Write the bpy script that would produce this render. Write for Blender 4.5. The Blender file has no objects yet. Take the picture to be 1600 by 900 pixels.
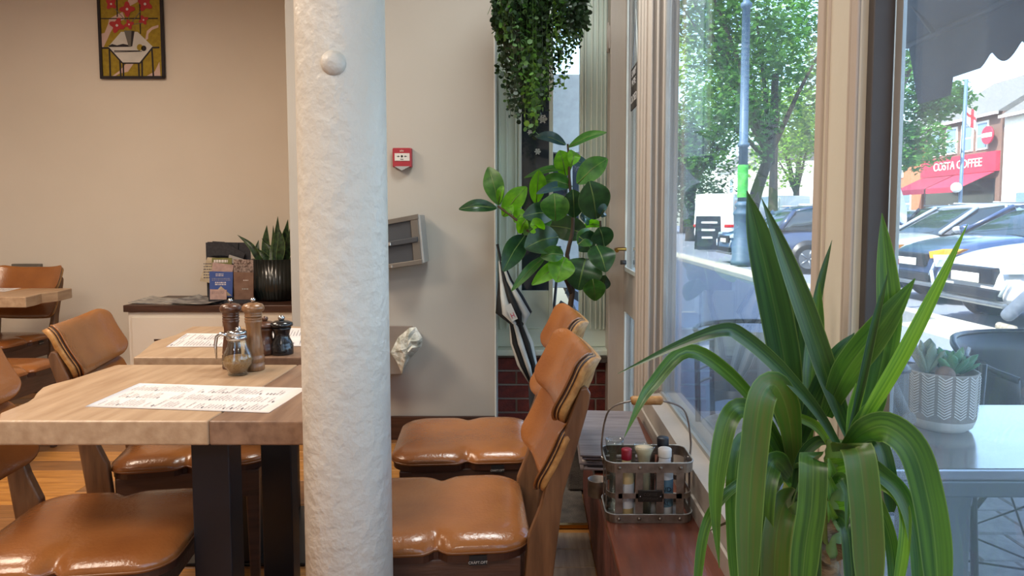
import bpy, math, random
from mathutils import Vector, Matrix
R = random.Random(7)
S = bpy.context.scene
COL = S.collection

# ------------------------------------------------------------------ camera
F_PX, U0, V0, PITCH = 1100.0, 830.0, 415.0, 0.068
EYE = Vector((0, 0, 1.2))
cam = bpy.data.cameras.new('camera'); camo = bpy.data.objects.new('camera', cam); COL.objects.link(camo)
camo.location = EYE; camo.rotation_euler = (math.pi/2 - PITCH, 0, 0)
cam.sensor_width = 36; cam.lens = 36*F_PX/1600
cam.shift_x = (800-U0)/1600; cam.shift_y = -(450-V0)/1600
cam.clip_start = 0.05; cam.clip_end = 400
S.camera = camo
# ------------------------------------------------------------------ sky, sun, exposure
S.view_settings.view_transform = 'Standard'; S.view_settings.look = 'None'
S.view_settings.gamma = 1; S.view_settings.use_curve_mapping = False
S.view_settings.exposure = 0.36
S.cycles.max_bounces = 8; S.cycles.diffuse_bounces = 4; S.cycles.glossy_bounces = 4
S.cycles.transmission_bounces = 8; S.cycles.transparent_max_bounces = 16
S.cycles.caustics_reflective = False; S.cycles.caustics_refractive = False
S.cycles.use_denoising = True; S.cycles.sample_clamp_indirect = 6
w = bpy.data.worlds.new('sky'); S.world = w; w.use_nodes = True
nt = w.node_tree; sky = nt.nodes.new('ShaderNodeTexSky'); sky.sky_type = 'NISHITA'
sky.sun_disc = False; sky.sun_elevation = math.radians(50); sky.sun_rotation = math.radians(235)
sky.air_density = 1.0; sky.dust_density = 1.5
bg = nt.nodes['Background']; bg.inputs[1].default_value = 0.82
nt.links.new(sky.outputs[0], bg.inputs[0])
SUN_DIR = Vector((-0.60, -0.32, 0.60*1.326)).normalized()
sl = bpy.data.lights.new('sun', 'SUN'); sl.energy = 11.0; sl.angle = 0.009; sl.color = (1, .95, .86)
so = bpy.data.objects.new('sun', sl); COL.objects.link(so); so.rotation_euler = SUN_DIR.to_track_quat('Z', 'Y').to_euler()
def area(name, loc, sx, sy, e, c, rot=(0, 0, 0)):
    l = bpy.data.lights.new(name, 'AREA'); l.shape = 'RECTANGLE'; l.size = sx; l.size_y = sy; l.energy = e; l.color = c
    o = bpy.data.objects.new(name, l); COL.objects.link(o); o.location = loc; o.rotation_euler = rot; return o
area('ceiling_lamp_and_fill', (-2.6, 2.6, 2.9), .9, .9, 50, (1, .81, .63))
area('ceiling_lamp_and_fill', (-2.2, .6, 2.9), .9, .9, 50, (1, .83, .67))
area('ceiling_lamp_and_fill', (.0, 2.5, 2.9), .6, .6, 26, (.95, 1, .98))  # added cool fill to brighten the bay casing, no lamp hangs there
area('ceiling_lamp_and_fill', (-.6, -1.2, 2.9), .9, .9, 50, (1, .90, .80))

def ray(u, v):
    dx = (u-U0)/F_PX; dy = -(v-V0)/F_PX; c, s = math.cos(PITCH), math.sin(PITCH)
    return Vector((dx, c+dy*s, -s+dy*c))
def PY(u, v, Y):
    d = ray(u, v); return EYE + d*(Y/d.y)
def PZ(u, v, z):
    d = ray(u, v); return EYE + d*((z-1.2)/d.z)
def PX(u, v, x):
    d = ray(u, v); return EYE + d*(x/d.x)

# ------------------------------------------------------------------ materials
def L(c):
    return tuple([(x/255/12.92 if x/255 <= .04045 else ((x/255+.055)/1.055)**2.4) for x in c]) + (1,)
MATS = {}
def mat(name, c, rough=.6, metal=0, c2=None, scale=8, stretch=(1, 1, 1), bump=0, bscale=60, coat=0, detail=4, emit=0, transl=0, spec=None, lo=.35, hi=.65, leaf=None):
    if name in MATS: return MATS[name]
    m = bpy.data.materials.new(name); m.use_nodes = True; n = m.node_tree.nodes; k = m.node_tree.links
    p = n['Principled BSDF']; p.inputs['Roughness'].default_value = rough; p.inputs['Metallic'].default_value = metal
    if spec is not None: p.inputs['Specular IOR Level'].default_value = spec
    if coat: p.inputs['Coat Weight'].default_value = coat; p.inputs['Coat Roughness'].default_value = .12
    p.inputs['Base Color'].default_value = L(c)
    tc = n.new('ShaderNodeTexCoord'); mp = n.new('ShaderNodeMapping'); mp.inputs['Scale'].default_value = stretch
    k.new(tc.outputs['Object'], mp.inputs[0])
    out = None
    if c2 is None and not emit: c2 = tuple(x*.93 for x in c)
    if c2:
        no = n.new('ShaderNodeTexNoise'); no.inputs['Scale'].default_value = scale; no.inputs['Detail'].default_value = detail
        k.new(mp.outputs[0], no.inputs['Vector'])
        if leaf:
            at = n.new('ShaderNodeAttribute'); at.attribute_name = 'blade'; mp.inputs['Scale'].default_value = leaf[0]; no.inputs['Scale'].default_value = 1; k.new(at.outputs['Vector'], mp.inputs[0])
        r = n.new('ShaderNodeValToRGB'); r.color_ramp.elements[0].color = L(c); r.color_ramp.elements[1].color = L(c2)
        r.color_ramp.elements[0].position = lo; r.color_ramp.elements[1].position = hi
        k.new(no.outputs[0], r.inputs[0]); out = r.outputs[0]
        if leaf:   # paler midrib and rim, along the blade's own coordinates
            sx = n.new('ShaderNodeSeparateXYZ'); k.new(at.outputs['Vector'], sx.inputs[0]); r2 = n.new('ShaderNodeValToRGB'); e = r2.color_ramp.elements; e[0].position = 0; e[0].color = (leaf[2],)*3+(1,); e[1].position = 1; e[1].color = (leaf[2],)*3+(1,)
            for ps, vv in ((.05, 0), (.47, 0), (.5, leaf[1]), (.53, 0), (.95, 0)): q = e.new(ps); q.color = (vv, vv, vv, 1)
            k.new(sx.outputs[0], r2.inputs[0]); mc = n.new('ShaderNodeMixRGB'); mc.inputs[2].default_value = L((150, 178, 96)); k.new(r2.outputs[0], mc.inputs[0]); k.new(out, mc.inputs[1]); out = mc.outputs[0]
        k.new(out, p.inputs['Base Color'])
    if bump:
        nb = n.new('ShaderNodeTexNoise'); nb.inputs['Scale'].default_value = bscale; nb.inputs['Detail'].default_value = 3
        b = n.new('ShaderNodeBump'); b.inputs['Strength'].default_value = bump; b.inputs['Distance'].default_value = .01
        k.new(mp.outputs[0], nb.inputs['Vector']); k.new(nb.outputs[0], b.inputs['Height']); k.new(b.outputs[0], p.inputs['Normal'])
    if emit:
        p.inputs['Emission Color'].default_value = L(c); p.inputs['Emission Strength'].default_value = emit
    if transl:
        t = n.new('ShaderNodeBsdfTranslucent'); mx = n.new('ShaderNodeMixShader'); mx.inputs[0].default_value = transl
        hs = n.new('ShaderNodeHueSaturation'); hs.inputs['Value'].default_value = 2.0; hs.inputs['Saturation'].default_value = 1.1
        if out: k.new(out, hs.inputs['Color'])
        else: hs.inputs['Color'].default_value = L(c)
        k.new(hs.outputs[0], t.inputs['Color'])
        k.new(p.outputs[0], mx.inputs[1]); k.new(t.outputs[0], mx.inputs[2]); k.new(mx.outputs[0], n['Material Output'].inputs[0])
    MATS[name] = m; return m
def wood(name, c, c2, rough=.45, axis='x', sc=6, coat=0, bump=.15, st=12):
    s = {'x': (1, st, st), 'y': (st, 1, st), 'z': (st, st, 1)}[axis]
    return mat(name, c, rough, 0, c2, sc, s, bump, sc*2.5, coat, 6, lo=.3, hi=.7)
def pane_mat(name, tint=(1, 1, 1), haze=.03, base=.05, strength=.8):
    m = bpy.data.materials.new(name); m.use_nodes = True; n = m.node_tree.nodes; k = m.node_tree.links
    n.remove(n['Principled BSDF']); t = n.new('ShaderNodeBsdfTransparent'); t.inputs[0].default_value = (*tint, 1)
    g = n.new('ShaderNodeBsdfGlossy'); g.inputs['Roughness'].default_value = .0
    lw = n.new('ShaderNodeLayerWeight'); lw.inputs[0].default_value = .5
    pw = n.new('ShaderNodeMath'); pw.operation = 'POWER'; pw.inputs[1].default_value = 4
    ma = n.new('ShaderNodeMath'); ma.operation = 'MULTIPLY_ADD'; ma.inputs[1].default_value = strength; ma.inputs[2].default_value = base; ma.use_clamp = True
    k.new(lw.outputs['Facing'], pw.inputs[0]); k.new(pw.outputs[0], ma.inputs[0])
    mx = n.new('ShaderNodeMixShader'); k.new(ma.outputs[0], mx.inputs[0]); k.new(t.outputs[0], mx.inputs[1]); k.new(g.outputs[0], mx.inputs[2])
    last = mx
    if haze:  # blue-white veil put into the pane to imitate glare haze
        d = n.new('ShaderNodeBsdfTranslucent'); d.inputs[0].default_value = (.9, .95, 1, 1)
        tc = n.new('ShaderNodeTexCoord'); no = n.new('ShaderNodeTexNoise'); no.inputs['Scale'].default_value = 3; no.inputs['Detail'].default_value = 6
        mp = n.new('ShaderNodeMapping'); mp.inputs['Scale'].default_value = (1, 1, .35)
        k.new(tc.outputs['Object'], mp.inputs[0]); k.new(mp.outputs[0], no.inputs['Vector'])
        q = n.new('ShaderNodeMath'); q.operation = 'MULTIPLY'; q.inputs[1].default_value = haze*2; k.new(no.outputs[0], q.inputs[0])
        m2 = n.new('ShaderNodeMixShader'); k.new(q.outputs[0], m2.inputs[0]); k.new(mx.outputs[0], m2.inputs[1]); k.new(d.outputs[0], m2.inputs[2]); last = m2
    k.new(last.outputs[0], n['Material Output'].inputs[0]); MATS[name] = m; return m
def glass_mat(name, c=(1, 1, 1), rough=0):
    m = bpy.data.materials.new(name); m.use_nodes = True; p = m.node_tree.nodes['Principled BSDF']
    p.inputs['Base Color'].default_value = (*c, 1); p.inputs['Transmission Weight'].default_value = 1; p.inputs['Roughness'].default_value = rough
    MATS[name] = m; return m

# ------------------------------------------------------------------ mesh builder
class MB:
    def __init__(s): s.v = []; s.f = []; s.sm = []; s.uv = {}
    def add(s, vs, fs, smooth=False):
        b = len(s.v); s.v += [tuple(x) for x in vs]; s.f += [tuple(i+b for i in f) for f in fs]; s.sm += [smooth]*len(fs); return s
    def box(s, x0, x1, y0, y1, z0, z1, M=None):
        vs = [Vector((x, y, z)) for x in (x0, x1) for y in (y0, y1) for z in (z0, z1)]
        if M is not None: vs = [M @ q for q in vs]
        return s.add(vs, [(0, 1, 3, 2), (4, 6, 7, 5), (0, 4, 5, 1), (2, 3, 7, 6), (0, 2, 6, 4), (1, 5, 7, 3)])
    def rings(s, rs, close=True, cap=True, smooth=True):
        n = len(rs[0]); vs = [p for r in rs for p in r]; fs = []
        for i in range(len(rs)-1):
            for j in range(n if close else n-1):
                a = i*n+j; b = i*n+(j+1) % n; fs.append((a, b, b+n, a+n))
        s.add(vs, fs, smooth)
        if cap:
            b = len(s.v)-len(vs); s.f += [tuple(b+i for i in reversed(range(n))), tuple(b+(len(rs)-1)*n+i for i in range(n))]; s.sm += [False, False]
        return s
    def lathe(s, prof, c=(0, 0, 0), n=24, M=None, wob=None, cap=True):
        rs = []
        for r, z in prof:
            ring = []
            for j in range(n):
                a = 2*math.pi*j/n; rr = r*(wob(a, z) if wob else 1)
                p = Vector((c[0]+rr*math.cos(a), c[1]+rr*math.sin(a), c[2]+z)); ring.append(M @ p if M is not None else p)
            rs.append(ring)
        return s.rings(rs, cap=cap)
    def tube(s, pts, r, n=8, cap=True):
        pts = [Vector(p) for p in pts]; rr = r if isinstance(r, (list, tuple)) else [r]*len(pts); rs = []; up = None
        for i, p in enumerate(pts):
            t = (pts[min(i+1, len(pts)-1)]-pts[max(i-1, 0)]).normalized()
            if up is None: up = t.orthogonal()
            up = (up - t*up.dot(t)).normalized(); b = t.cross(up)
            rs.append([p+(up*math.cos(2*math.pi*j/n)+b*math.sin(2*math.pi*j/n))*rr[i] for j in range(n)])
        return s.rings(rs, cap=cap)
    def cyl(s, a, b, r, n=16): return s.tube([a, b], r, n)
    def sphere(s, c, r, n=12, m=8, sc=(1, 1, 1), M=None):
        return s.lathe([(max(1e-4, r*math.sin(math.pi*i/m))*1, -r*math.cos(math.pi*i/m)*sc[2]) for i in range(m+1)], c, n, M)
    def prism(s, poly, h0, h1, f=None):
        f = f or (lambda x, y, h: (x, y, h)); n = len(poly)
        vs = [f(x, y, h0) for x, y in poly]+[f(x, y, h1) for x, y in poly]
        return s.add(vs, [tuple(reversed(range(n))), tuple(range(n, 2*n))]+[(i, (i+1) % n, n+(i+1) % n, n+i) for i in range(n)])
    def quad(s, a, b, c, d): return s.add([a, b, c, d], [(0, 1, 2, 3)])
    def slab(s, outl, top, bot, M, rings=8, edge=.006, ctr=(0, 0)):
        """rounded padded slab: outl star-shaped outline, top(x,y,k) / bot height functions, M maps (x,y,h)"""
        n = len(outl); rs = []; cx, cy = ctr
        def P(k, x, y): return (cx+(x-cx)*k, cy+(y-cy)*k)
        for i in range(1, rings+1):
            k = math.sin(i/rings*math.pi/2); r = []
            for x, y in outl:
                a, b = P(k, x, y); r.append(M(a, b, top(a, b, k)))
            rs.append(r)
        rs.append([M(x, y, (top(x, y, 1)+bot(x, y, 1))/2) for x, y in [P(1+edge, x, y) for x, y in outl]])
        for i in range(2, 0, -1):
            k = i/2; rs.append([M(*P(k, x, y), bot(*P(k, x, y), k)) for x, y in outl])
        return s.rings(rs)
    def mesh(s, name):
        me = bpy.data.meshes.new(name); me.from_pydata(s.v, [], s.f); me.polygons.foreach_set('use_smooth', s.sm)
        if s.uv:
            at = me.attributes.new('blade', 'FLOAT_VECTOR', 'POINT')
            for i, q in s.uv.items(): at.data[i].vector = q
        me.update(); return me
WM = {}
def obj(name, mb, m, parent=None, label=None, bevel=0, seg=2, local=False, kind=None):
    me = mb.mesh(name) if isinstance(mb, MB) else mb
    if m is not None and not me.materials: me.materials.append(MATS[m] if isinstance(m, str) else m)
    o = bpy.data.objects.new(name, me); COL.objects.link(o)
    if parent is not None:
        o.parent = parent
        if not local and parent in WM: o.matrix_parent_inverse = WM[parent].inverted()
    if label: o['label'] = label
    if kind: o['kind'] = kind
    if bevel:
        b = o.modifiers.new('b', 'BEVEL'); b.width = bevel; b.segments = seg; b.limit_method = 'ANGLE'
    return o
def thing(name, label, cat, loc=(0, 0, 0), rz=0, group=None):
    o = bpy.data.objects.new(name, None); COL.objects.link(o); o.empty_display_size = .05
    o.location = loc; o.rotation_euler = (0, 0, rz); o['label'] = label; o['category'] = cat
    WM[o] = Matrix.Translation(Vector(loc)) @ Matrix.Rotation(rz, 4, 'Z')
    if group: o['group'] = group
    return o
def tag(o, label, cat, group=None):
    o['label'] = label; o['category'] = cat
    if group: o['group'] = group
    return o
def struct(name, mb, m, bevel=0, parent=None):
    o = obj(name, mb, m, parent, bevel=bevel)
    if parent is None: o['kind'] = 'structure'
    return o
def kids(o): return [c for c in COL.objects if c.parent == o]
def dup(root, loc, rz, label, group=None):
    r = root.copy(); COL.objects.link(r); r.location = loc; r.rotation_euler = (0, 0, rz); r['label'] = label
    if group: r['group'] = group
    for ch in kids(root):
        c = ch.copy(); COL.objects.link(c); c.parent = r
        for g in kids(ch):
            d = g.copy(); COL.objects.link(d); d.parent = c
    return r
def text(name, s, size, M, m, parent=None, align='CENTER', ext=.0004):
    cu = bpy.data.curves.new(name, 'FONT'); cu.body = s; cu.size = size; cu.align_x = align; cu.align_y = 'CENTER'; cu.extrude = ext
    cu.materials.append(MATS[m] if isinstance(m, str) else m)
    tmp = bpy.data.objects.new('tmp', cu); me = bpy.data.meshes.new_from_object(tmp); bpy.data.objects.remove(tmp); me.name = name
    o = bpy.data.objects.new(name, me); COL.objects.link(o); o['kind'] = 'stuff'
    if parent is not None:
        o.parent = parent
        if parent in WM: o.matrix_parent_inverse = WM[parent].inverted()
    o.matrix_basis = M
    return o
def frame_M(o, x, y):  # matrix from origin and x/y axes
    x = Vector(x).normalized(); y = Vector(y); y = (y-x*y.dot(x)).normalized(); z = x.cross(y)
    return Matrix(((x.x, y.x, z.x, o[0]), (x.y, y.y, z.y, o[1]), (x.z, y.z, z.z, o[2]), (0, 0, 0, 1)))
def rrect(w, h, r, n=6, cx=0, cy=0):
    pts = []
    for sx, sy, a0 in ((1, 1, 0), (-1, 1, 90), (-1, -1, 180), (1, -1, 270)):
        for i in range(n+1):
            a = math.radians(a0+90*i/n); pts.append((cx+sx*(w/2-r)+r*math.cos(a), cy+sy*(h/2-r)+r*math.sin(a)))
    return pts
def resample(p, n):
    q = p+[p[0]]; ls = [0]
    for i in range(len(p)): ls.append(ls[-1]+math.dist(q[i], q[i+1]))
    out = []; j = 0
    for i in range(n):
        t = ls[-1]*i/n
        while ls[j+1] < t: j += 1
        k = (t-ls[j])/max(1e-9, ls[j+1]-ls[j]); out.append((q[j][0]+(q[j+1][0]-q[j][0])*k, q[j][1]+(q[j+1][1]-q[j][1])*k))
    return out
def spline(pts, n):
    P = [Vector(p) for p in pts]; P = [2*P[0]-P[1]]+P+[2*P[-1]-P[-2]]; out = []; m = len(P)-3
    for i in range(n+1):
        t = min(i/n*m, m-1e-6); k = int(t); t -= k; a, b, c, d = P[k:k+4]
        out.append(.5*((2*b)+(c-a)*t+(2*a-5*b+4*c-d)*t*t+(3*b-a-3*c+d)*t**3))
    return out
def ribbon(mb, pts, width, prof, fold=.25, twist=0, n=18, thick=.0008, face=None):
    """leaf blade along a space curve; width axis square to the tangent and (roughly) to face"""
    sp = spline(pts, n); L_, C_, Rr = [], [], []
    fdir = face
    for i, p in enumerate(sp):
        t = (sp[min(i+1, n)]-sp[max(i-1, 0)]).normalized(); f = Vector(fdir)
        if twist: f = Matrix.Rotation(twist*(.4+.6*i/n), 3, t) @ f
        wa = t.cross(f)
        if wa.length < .2 and L_: wa = (Rr[-1]-L_[-1])
        wa = wa.normalized(); nn = wa.cross(t).normalized()
        hw = width/2*prof(i/n)
        L_.append(p-wa*hw+nn*hw*fold); C_.append(p); Rr.append(p+wa*hw+nn*hw*fold)
    vs = []
    for a, b, c in zip(L_, C_, Rr): vs += [a, (a+b)/2, b, (b+c)/2, c]
    b0 = len(mb.v); sd_ = R.uniform(0, 50)
    for i in range(n+1):
        for j in range(5): mb.uv[b0+i*5+j] = (j/4, i/n*(1 if n < 20 else 2), sd_)
    fs = [(i*5+j, i*5+j+1, i*5+j+6, i*5+j+5) for i in range(n) for j in range(4)]
    mb.add(vs, fs, True)

# ------------------------------------------------------------------ palette
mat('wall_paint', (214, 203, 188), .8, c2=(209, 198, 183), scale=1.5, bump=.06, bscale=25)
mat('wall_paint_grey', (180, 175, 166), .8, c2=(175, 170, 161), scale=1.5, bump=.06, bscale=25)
mat('column_paint', (206, 202, 192), .42, c2=(201, 197, 187), scale=5, bump=.5, bscale=40)
mat('frame_paint', (182, 171, 160), .5, c2=(178, 167, 156), scale=4, stretch=(3, 3, .6), bump=.08, bscale=30)
mat('frame_cream', (202, 197, 182), .5, c2=(198, 193, 178), scale=4, bump=.08, bscale=30)
mat('frame_pale', (208, 218, 206), .45, c2=(203, 213, 201), scale=4)
mat('gasket', (66, 62, 62), .5); mat('alu_edge', (168, 170, 170), .35, .3)
mat('white_edge', (222, 226, 220), .5)
mat('ceiling_paint', (215, 208, 196), .9)
wood('floor_wood', (196, 138, 70), (150, 98, 48), .38, 'x', 5, st=14)
wood('floor_wood_dark', (150, 104, 62), (112, 76, 46), .38, 'x', 5, st=14)
wood('floor_wood_pale', (168, 146, 120), (142, 120, 98), .45, 'y', 5, st=14)
mat('floor_base', (40, 28, 20), .8)
wood('oak_light', (186, 157, 126), (160, 129, 100), .36, 'y', 4, bump=.1, st=9)
wood('oak_dark', (146, 115, 92), (114, 86, 68), .36, 'y', 4, bump=.1, st=9)
wood('oak_orange', (196, 146, 92), (160, 110, 62), .36, 'y', 4, bump=.1, st=9)
wood('chair_wood', (124, 86, 56), (90, 60, 38), .4, 'z', 7, st=8)
wood('chair_wood_dark', (88, 60, 46), (64, 43, 34), .42, 'x', 7, st=8)
mat('ply_light', (190, 142, 82), .5, c2=(156, 108, 58), scale=60, bump=.2, bscale=90)
mat('ply_dark', (62, 34, 22), .4)
mat('leather', (150, 94, 48), .25, c2=(126, 74, 38), scale=4, bump=.12, bscale=120, coat=.18)
mat('leather_edge', (126, 78, 42), .3, bump=.1, bscale=100)
mat('black_steel', (10, 14, 22), .35, c2=(14, 19, 28)); mat('black_tag', (14, 13, 14), .6); mat('tag_grey', (190, 182, 172), .7)
wood('ledge_wood', (120, 66, 48), (88, 46, 34), .3, 'y', 4, coat=.3, st=7)
wood('dark_shelf', (78, 50, 38), (54, 34, 26), .4, 'x', 5)
mat('brick_red', (112, 42, 34), .7, c2=(84, 30, 26), scale=30, bump=.4, bscale=90); mat('mortar', (150, 138, 128), .9, bump=.3)
mat('mat_grey', (88, 80, 72), .95, c2=(60, 54, 50), scale=18, bump=.6, bscale=200)
mat('paper', (226, 218, 214), .7); mat('ink', (92, 86, 92), .8); mat('paper_grey', (170, 168, 164), .7)
mat('chrome', (200, 202, 205), .14, 1); mat('brass', (176, 130, 62), .3, 1); mat('steel_old', (150, 140, 132), .38, .8, c2=(118, 108, 100), scale=30)
mat('soil', (40, 30, 22), .95, bump=.8)
mat('leaf_dark', (42, 80, 42), .3, c2=(26, 56, 32), scale=10, transl=.2, leaf=((3, 5, 1), .5, .1))
mat('leaf_mid', (74, 122, 52), .35, c2=(50, 94, 42), scale=10, transl=.35, leaf=((3, 5, 1), .5, .15))
mat('leaf_bright', (120, 178, 58), .4, c2=(94, 152, 48), scale=10, transl=.5, leaf=((3, 5, 1), .5, .15))
mat('leaf_blue', (70, 100, 108), .25, c2=(50, 80, 80), scale=10, transl=.1)
mat('stem_brown', (66, 50, 36), .7); mat('stem_green', (84, 120, 56), .5, c2=(110, 130, 70), scale=20)
pane_mat('window_glass', (.93, .97, .98), .052); pane_mat('clear_pane', (.95, .98, .98), 0, .02)
pane_mat('jar_glass', (.93, .96, .95), 0, .06, .9)
# ================================================================== SETTING
XW, ZL, XL0, XL1 = .55, .354, .21, .458           # glass plane, ledge top, ledge edges
fl = struct('floor', MB().box(-5.1, .6, -3.1, 5.2, -.12, -.015), 'floor_base')
pm = {}
def plank(x0, x1, y0, y1, m, par, nm='plank', z0=-.014, z1=0.0):
    key = (round(x1-x0, 3), round(y1-y0, 3), m)
    if key not in pm:
        a, b = (x1-x0)/2-.0012, (y1-y0)/2-.0015; mb = MB()
        mb.rings([[(sx*q, sy*p, z) for sx, sy in ((-1, -1), (1, -1), (1, 1), (-1, 1))] for q, p, z in ((a, b, 0), (a, b, (z1-z0)-.002), (a-.002, b-.002, z1-z0))], smooth=False)
        pm[key] = mb.mesh(nm); pm[key].materials.append(MATS[m])
    o = bpy.data.objects.new(nm, pm[key]); COL.objects.link(o); o.parent = par; o.location = ((x0+x1)/2, (y0+y1)/2, z0); return o
y = 1.0; row = 0
while y < 4.7:
    x = -4.6+R.choice((0, .35, .7, 1.05))
    while x < .1:
        if x+1.3 > -3.9 or y > 3: plank(x, min(x+1.3, .44), y, y+.134, R.choice(('floor_wood', 'floor_wood', 'floor_wood_dark')), fl)
        x += 1.3
    y += .134; row += 1
y = 1.4
for i in range(9):                                       # pale boards beside the ledge
    plank(-.36, .22, y, y+.134, 'floor_wood_pale', fl, z0=-.012, z1=.004); y += .134
struct('floor', MB().box(-5.1, .6, -3.1, 1.0, -.015, -.001), 'floor_wood_dark')
dm = tag(obj('doormat', MB().box(-.5, .218, 2.66, 3.70, .005, .016), 'mat_grey'), 'worn dark grey barrier mat on the floor behind the chairs', 'mat')
b = MB().box(-.5, .22, 2.640, 2.66, .004, .018); obj('edge_strip', b, 'brass', dm)
struct('ceiling', MB().box(-5.1, .6, -3.1, 5.2, 3.0, 3.1), 'ceiling_paint')
struct('wall_left', MB().box(-5.1, -5.0, -3.1, 5.2, 0, 3), 'wall_paint')
struct('wall_rear', MB().box(-5, .6, -3.1, -3.0, 0, 3), 'wall_paint')
struct('wall_back', MB().box(-5, -1.27, 5.1, 5.2, 0, 3), 'wall_paint')
XE = -.195
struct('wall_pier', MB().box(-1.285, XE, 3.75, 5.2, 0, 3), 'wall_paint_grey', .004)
struct('baseboard_pier', MB().box(-1.285, XE, 3.735, 3.75, 0, .13), 'dark_shelf', .003)
struct('baseboard_back', MB().box(-5, -2.6, 5.085, 5.1, 0, .13), 'frame_cream', .003)
# --- end wall of the bay: bricks, sill, window
we = struct('wall_end', MB().box(XE-.005, .6, 3.965, 4.06, 0, .43), 'mortar')
bm_ = {}
for r in range(7):
    z = .012+r*.0805-.16+.0
    if z < -.05: continue
    x = XE-.11*(r % 2)
    while x < .56:
        a, c = max(x, XE), min(x+.215, .56)
        if c-a > .03:
            key = round(c-a, 3)
            if key not in bm_:
                h = (c-a)/2; mb = MB().rings([[(sx*q, yy, .034*(1 if abs(sz) > 0 else 0)*sz*(1 if yy > -.012 else .93)) for sx, sz in ((-1, -1), (1, -1), (1, 1), (-1, 1))] for q, yy in ((h, .02), (h, -.010), (h-.003, -.014))], smooth=False)
                bm_[key] = mb.mesh('brick'); bm_[key].materials.append(MATS['brick_red'])
            o = bpy.data.objects.new('brick', bm_[key]); COL.objects.link(o); o.parent = we; o.location = ((a+c)/2, 3.966+R.uniform(-.002, .002), z+.036)
        x += .226
wn = struct('window_1', MB().box(XE, -.054, 3.95, 4.02, .47, 2.95).box(.27, .43, 3.95, 4.02, .47, 2.95).box(-.054, .27, 3.952, 4.02, .47, .57).box(.10, .122, 3.955, 4.01, .57, 2.95), 'frame_pale', .003)
obj('window_sill', MB().box(XE, .5, 3.86, 4.0, .435, .468), 'frame_pale', wn, bevel=.006)
obj('grey_sill_capping', MB().box(.18, .5, 3.84, 3.9, .40, .434), 'mat_grey', wn, bevel=.003)
m_ = MB()
for x in (-.175, -.135, -.085, -.066): m_.box(x-.006, x+.006, 3.936, 3.951, .57, 2.95)
for x in (.285, .30, .335, .365, .39, .41): m_.box(x-.005, x+.005, 3.934, 3.951, .57, 2.95)
obj('moulding', m_, 'frame_pale', wn, bevel=.004)
obj('white_edge_strip', MB().box(XE-.001, XE+.006, 3.742, 3.95, .0, 2.95).box(-.060, -.054, 3.945, 3.96, .57, 2.95), 'white_edge', wn)
obj('glass_pane', MB().box(-.054, .10, 3.985, 3.989, .787, 2.95), 'clear_pane', wn); obj('glass_pane', MB().box(.122, .27, 3.985, 3.989, .57, 2.95), 'clear_pane', wn)
obj('bottom_panel', MB().box(-.054, .10, 3.97, 3.99, .57, .787), 'frame_pale', wn, bevel=.002)
mat('navy_board', (24, 32, 46), .6)
tag(obj('door_board', MB().box(-.25, .104, 4.10, 4.13, .5, 2.95), 'navy_board'), 'dark navy board standing right behind the left end pane', 'board')
for i, (u, v, s) in enumerate([(840, 112, 4), (848, 186, 7), (840, 237, 5), (818, 307, 4), (828, 207, 4), (846, 402, 2.4)]):
    p = PY(u, v, 3.982); q = s*3.98/1100; mb = MB()
    for k in range(3):
        a = math.pi*k/3; d = Vector((math.cos(a), 0, math.sin(a))); e = Vector((-d.z, 0, d.x))*q*.16; d = d*q
        mb.prism([(-1, -1), (1, -1), (1, 1), (-1, 1)], 0, -.001, lambda X, Y_, h: (p+d*X+e*Y_+Vector((0, h, 0))))
        for sgn in (-1, 1):
            c = p+d*sgn*.62; f = Vector((-d.z, 0, d.x))
            mb.prism([(-.3, .0), (.3, .0), (.3, .2), (-.3, .2)], 0, -.001, lambda X, Y_, h: (c+f*X*1.2+d*Y_+Vector((0, h, 0))))
    lb = ['snowflake sticker on the dark pane nearest the hanging plant', 'largest white snowflake sticker on the dark pane', 'white snowflake sticker below the largest one', 'small white snowflake sticker lowest at the left edge of the pane', 'white snowflake sticker beside the tip of the trailing plant', 'tiny white snowflake speck low on the dark pane'][i]
    tag(obj('snowflake_sticker', mb, 'white_edge'), lb, 'sticker', 'snowflakes on the end window')
# --- window wall (right): low wall, sill frame, posts, glass
struct('wall_right', MB().box(.47, .60, -3.0, 2.9, -.1, .47).box(.48, .598, 3.82, 4.0, 0, 2.749).box(.47, .6, -3, 4, 2.75, 3.0), 'frame_paint')
prof = [(.458, ZL-.02), (.458, .405), (.466, .405), (.470, .398), (.482, .400), (.486, .432), (.494, .436), (.498, .430), (.506, .434), (.512, .462), (.535, .470), (.536, .478), (.60, .478), (.60, ZL-.02)]
w2 = struct('window_2', MB().prism(prof, 1.2, 3.0, lambda x, y, h: (x, h, y)), 'frame_paint', .0015)
w3 = struct('window_3', MB().prism(prof, -3.0, 1.2, lambda x, y, h: (x, h, y)), 'frame_paint', .0015)
obj('glass_pane', MB().box(XW-.002, XW+.003, 1.26, 2.885, .47, 2.76), 'window_glass', w2)
obj('glass_pane', MB().box(XW-.002, XW+.003, -3.0, 1.060, .47, 2.76), 'window_glass', w3)
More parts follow.
